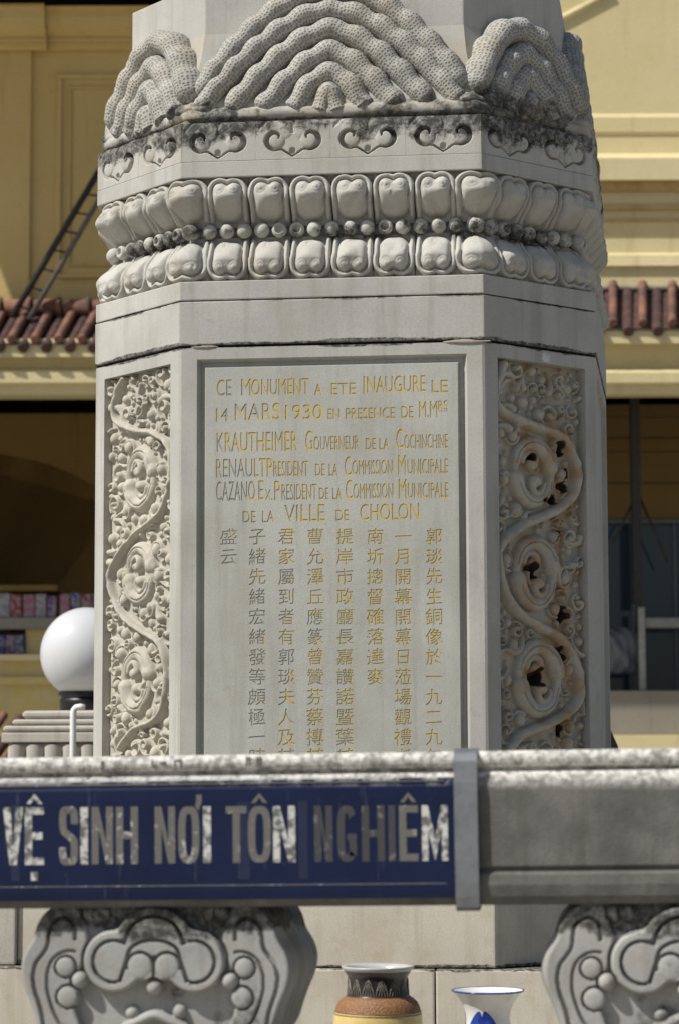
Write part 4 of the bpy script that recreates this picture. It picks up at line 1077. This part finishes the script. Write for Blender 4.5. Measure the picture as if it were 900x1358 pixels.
# left bay: an inner arch
def archwall():
    d = -2.2; pts = []
    x0, x1 = bx_(-320, d), bx_(430, d); ztp = bzz(538, d, 60)
    cx = bx_(-40, d)
    arcp = []
    for i in range(25):
        px = -250+i*(420/24.); t = (px+40)/210; py = 600+ (1-math.sqrt(max(0, 1-t*t)))*120 
        arcp.append((bx_(px, d), bzz(py, d, 60)))
    zl_ = bzz(720, d, 60)-3
    poly = [(x0, ztp)]+[(x0, 0)]+[(arcp[0][0], 0)]+arcp+[(arcp[-1][0], 0), (x1, 0), (x1, ztp)]
    n = len(poly); v = [(x, 2.2, z) for x, z in poly]+[(x, 2.6, z) for x, z in poly]
    bm = bmesh.new(); vs = [bm.verts.new(p) for p in v]
    bm.faces.new(vs[:n]); bm.faces.new(vs[n:][::-1])
    for i in range(n): bm.faces.new((vs[i], vs[(i+1) % n], vs[n+(i+1) % n], vs[n+i]))
    bmesh.ops.triangulate(bm, faces=[f for f in bm.faces if len(f.verts) > 4])
    return from_bm('arch', bm)
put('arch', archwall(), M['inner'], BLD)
# left bay: painted parapet and ledges
bbox_('parapet', -400, 300, 876, 1120, -.30, 1.2, 'oldwall')
bbox_('parapet_ledge', -400, 300, 868, 876, -.22, .9, 'cream')
bbox_('parapet_ledge', -400, 300, 898, 908, -.24, .9, 'oldwall')
bbox_('shelf_board', -400, 128, 819, 834, -.3, 1.0, 'greywall')
bbox_('shelf_post', 34, 128, 834.5, 868, -.4, .8, 'oldwall')
bbox_('upper_shelf', -400, 76, 776, 784, -.5, 1.1, 'inner')
# lower roof seen past the pillar
lr = empty('small_tiled_roof', (0, 0, 0), label='small orange clay tile roof low at the far left edge behind the pillar', cat='roof')
for k in range(9):
    a = at(46+k*21-40, 948, 6.0); b = at(2+k*21-40, 1010, 5.2); pts = []; rads = []
    for i in range(12):
        for t, kk in ((0, .86), (.12, 1.0), (.9, 1.06), (.98, .86)): pts.append(a.lerp(b, (i+t)/12)); rads.append(.028*kk)
    if k % 2 == 0: put('tile_row', tube('tile_row', pts, rads, 12), M['tile'], lr)
    else: put('pan_tile_row', tube('pan_tile_row', [p-Vector((0, 0, .03)) for p in pts], [r*1.5 for r in rads], 12), M['tile2'], lr)
# right bay: shutters, window, parapet
for k, (ya, yb) in enumerate(((536, 552), (553, 580), (581, 598), (599, 640), (641, 688))):
    bbox_('shutter_board', 640, 1200, ya, yb, -.9-.01*(k % 2), 1.0, 'shutter', .004)
bbox_('window_rail', 640, 1200, 688.5, 693, -.88, 1.0, 'sash')
wn = bbox_('window', 640, 1200, 693.5, 916, -1.0, 1.06, 'glass', 0)
for x in (838, 894, 950): bbox_('sash_bar', x, x+3, 694, 916, -.97, .99, 'sash', 0, parent=wn)
bbox_('post', 838, 850, 526, 800, -.45, .6, 'darkmetal')
for a, b in (((842, 660), (812, 720)), ((848, 660), (885, 745))):
    p, q = bl(*a, -.5), bl(*b, -.5); put('brace', tube('brace', [(p[0], .5, p[1]), (q[0], .5, q[1])], .012, 6), M['darkmetal'], BLD)
bbox_('parapet', 560, 1400, 916, 974, -.2, .4, 'greywall'); bbox_('parapet_footing', 560, 1400, 974.5, 1120, .12, .4, 'cream')

# goods and things inside the bays --------------------------------------
gcols = [('red', (.42, .05, .06)), ('pink', (.55, .16, .28)), ('white', (.55, .55, .58)), ('blue', (.07, .11, .35)), ('purple', (.22, .09, .30)), ('green', (.07, .22, .12)), ('orange', (.5, .2, .05))]
def packmat(name, c):
    t = NT(name); v = t.n('TexVoronoi', {'Vector': t.pos((1, 1, 1.3)), 'Scale': 34.}); 
    k = t.step(t.n('SeparateColor', {0: v.outputs['Color']}).outputs[0], .45, .55)
    return t.out(t.mix(k, tuple(x*.55 for x in c), (.22, .2, .22)), .35)
PM = {n: packmat(n+'_wrapping', c) for n, c in gcols}
spots = [(-4, 13, 'white'), (14, 29, 'red'), (30.5, 46, 'pink'), (47, 61, 'white'), (62, 74, 'purple'), (80, 93, 'pink'), (94, 107, 'blue'), (108, 122, 'red'), (123, 138, 'purple')]
where = ['at the far left end of the shelf', 'second from the left on the shelf', 'beside the red pack on the shelf', 'between the pink and purple packs', 'just left of the gap on the shelf', 'just right of the gap on the shelf', 'above the top of the globe lamp', 'half hidden by the monument edge', 'hidden against the monument side']
def local_box(name, pxa, pxb, pya, pyb, d, dep, mat, label, cat, group=None):
    xa, xb, z0, z1 = bx_(pxa, d, pyb), bx_(pxb, d, pyb), bzz(pyb, d, 60), bzz(pya, d, 60)
    o = put(name, boxm(name, -(xb-xa)/2, (xb-xa)/2, -dep/2, dep/2, 0, z1-z0, .012, 2), mat)
    o.location = BO+rh*((xa+xb)/2)+hd*(-d+dep/2); o.location.z = -1.65+z0; o.rotation_euler = (0, 0, YAW+R.uniform(-.05, .05))
    return tag(o, label, cat, group)
for (a, b, cn), wh in zip(spots, where):
    local_box('goods_pack', a, b, 788+R.uniform(-3, 3), 818.5, -.32, .22, PM[cn], cn+' wrapped goods pack '+wh, 'pack', 'wrapped goods packs on the shelf')
    
for (a, b, cn), wh in zip([(-6, 6, 'blue'), (7, 19, 'purple'), (20, 32, 'blue')], ['at the picture edge', 'in the middle', 'nearest the post']):
    local_box('goods_pack', a, b, 842, 867.5, -.35, .2, PM[cn], 'dark %s goods pack under the shelf board, %s' % (cn, wh), 'pack', 'goods packs under the shelf board')
# hanging ornament
p = at(46, 655, BO.y+2.5)
orn = put('hanging_ornament', lathe('hanging_ornament', [(.005, .14), (.03, .12), (.085, .09), (.10, .04), (.07, -.03), (.02, -.10), (.001, -.12)], 20), M['inner'], None, p-Vector((0, 0, .12)))
tag(orn, 'small brown heart shaped ornament hanging in the dark left bay', 'ornament')
# things in the right bay
bagm = simple('plastic_bag', (.14, .15, .17), .4)
bm = bmesh.new(); bmesh.ops.create_icosphere(bm, subdivisions=4, radius=1)
for v in bm.verts:
    v.co *= 1+.12*math.sin(v.co.x*7+v.co.z*5)+.08*math.sin(v.co.y*11+v.co.x*9); v.co.x *= .2; v.co.y *= .16; v.co.z = max(v.co.z, -.75)*.24
bag = put('plastic_bag', from_bm('plastic_bag', bm, True), bagm)
g = bl(818, 868, -.5); bag.location = BO+rh*g[0]+hd*.55; bag.location.z = g[1]-1.65
tag(bag, 'crumpled grey plastic bag on the ledge right of the monument', 'bag')
bx1 = local_box('white_crate', 856, 925, 822, 835, -.55, .3, M['white'], 'pale horizontal counter board in the dark right bay', 'counter')
px_, z1_ = bl(850, 806, -.35); _, z2_ = bl(850, 916, -.35)
wpst = put('white_post', boxm('white_post', -.03, .03, -.03, .03, 0, z1_-z2_, .004), M['white']); wpst.location = BO+rh*px_+hd*.35; wpst.location.z = z2_-1.65
tag(wpst, 'slim pale post standing at the left end of the counter board', 'post')

# ladder leaning on the left facade --------------------------------------
LD = empty('metal_ladder', (0, 0, 0), label='dark metal ladder leaning diagonally on the ochre wall above the tiles', cat='ladder')
def lw(px, py, d): 
    x, z = bl(px, py, d); p = BO+rh*x-hd*d; p.z = z-1.65; return p
A0, A1 = lw(16, 420, .55), lw(190, 128, .12); B0, B1 = lw(38, 424, .55), lw(215, 122, .12)
put('stile', tube('stile', [A0, A1], .030, 10), M['darkmetal'], LD); put('stile', tube('stile', [B0, B1], .024, 10), simple('worn_metal', (.14, .12, .11), .6), LD)
for i in range(12):
    t = (i+.6)/12; put('rung', tube('rung', [A0.lerp(A1, t), B0.lerp(B1, t-.012)], .010, 8), M['darkmetal'], LD)
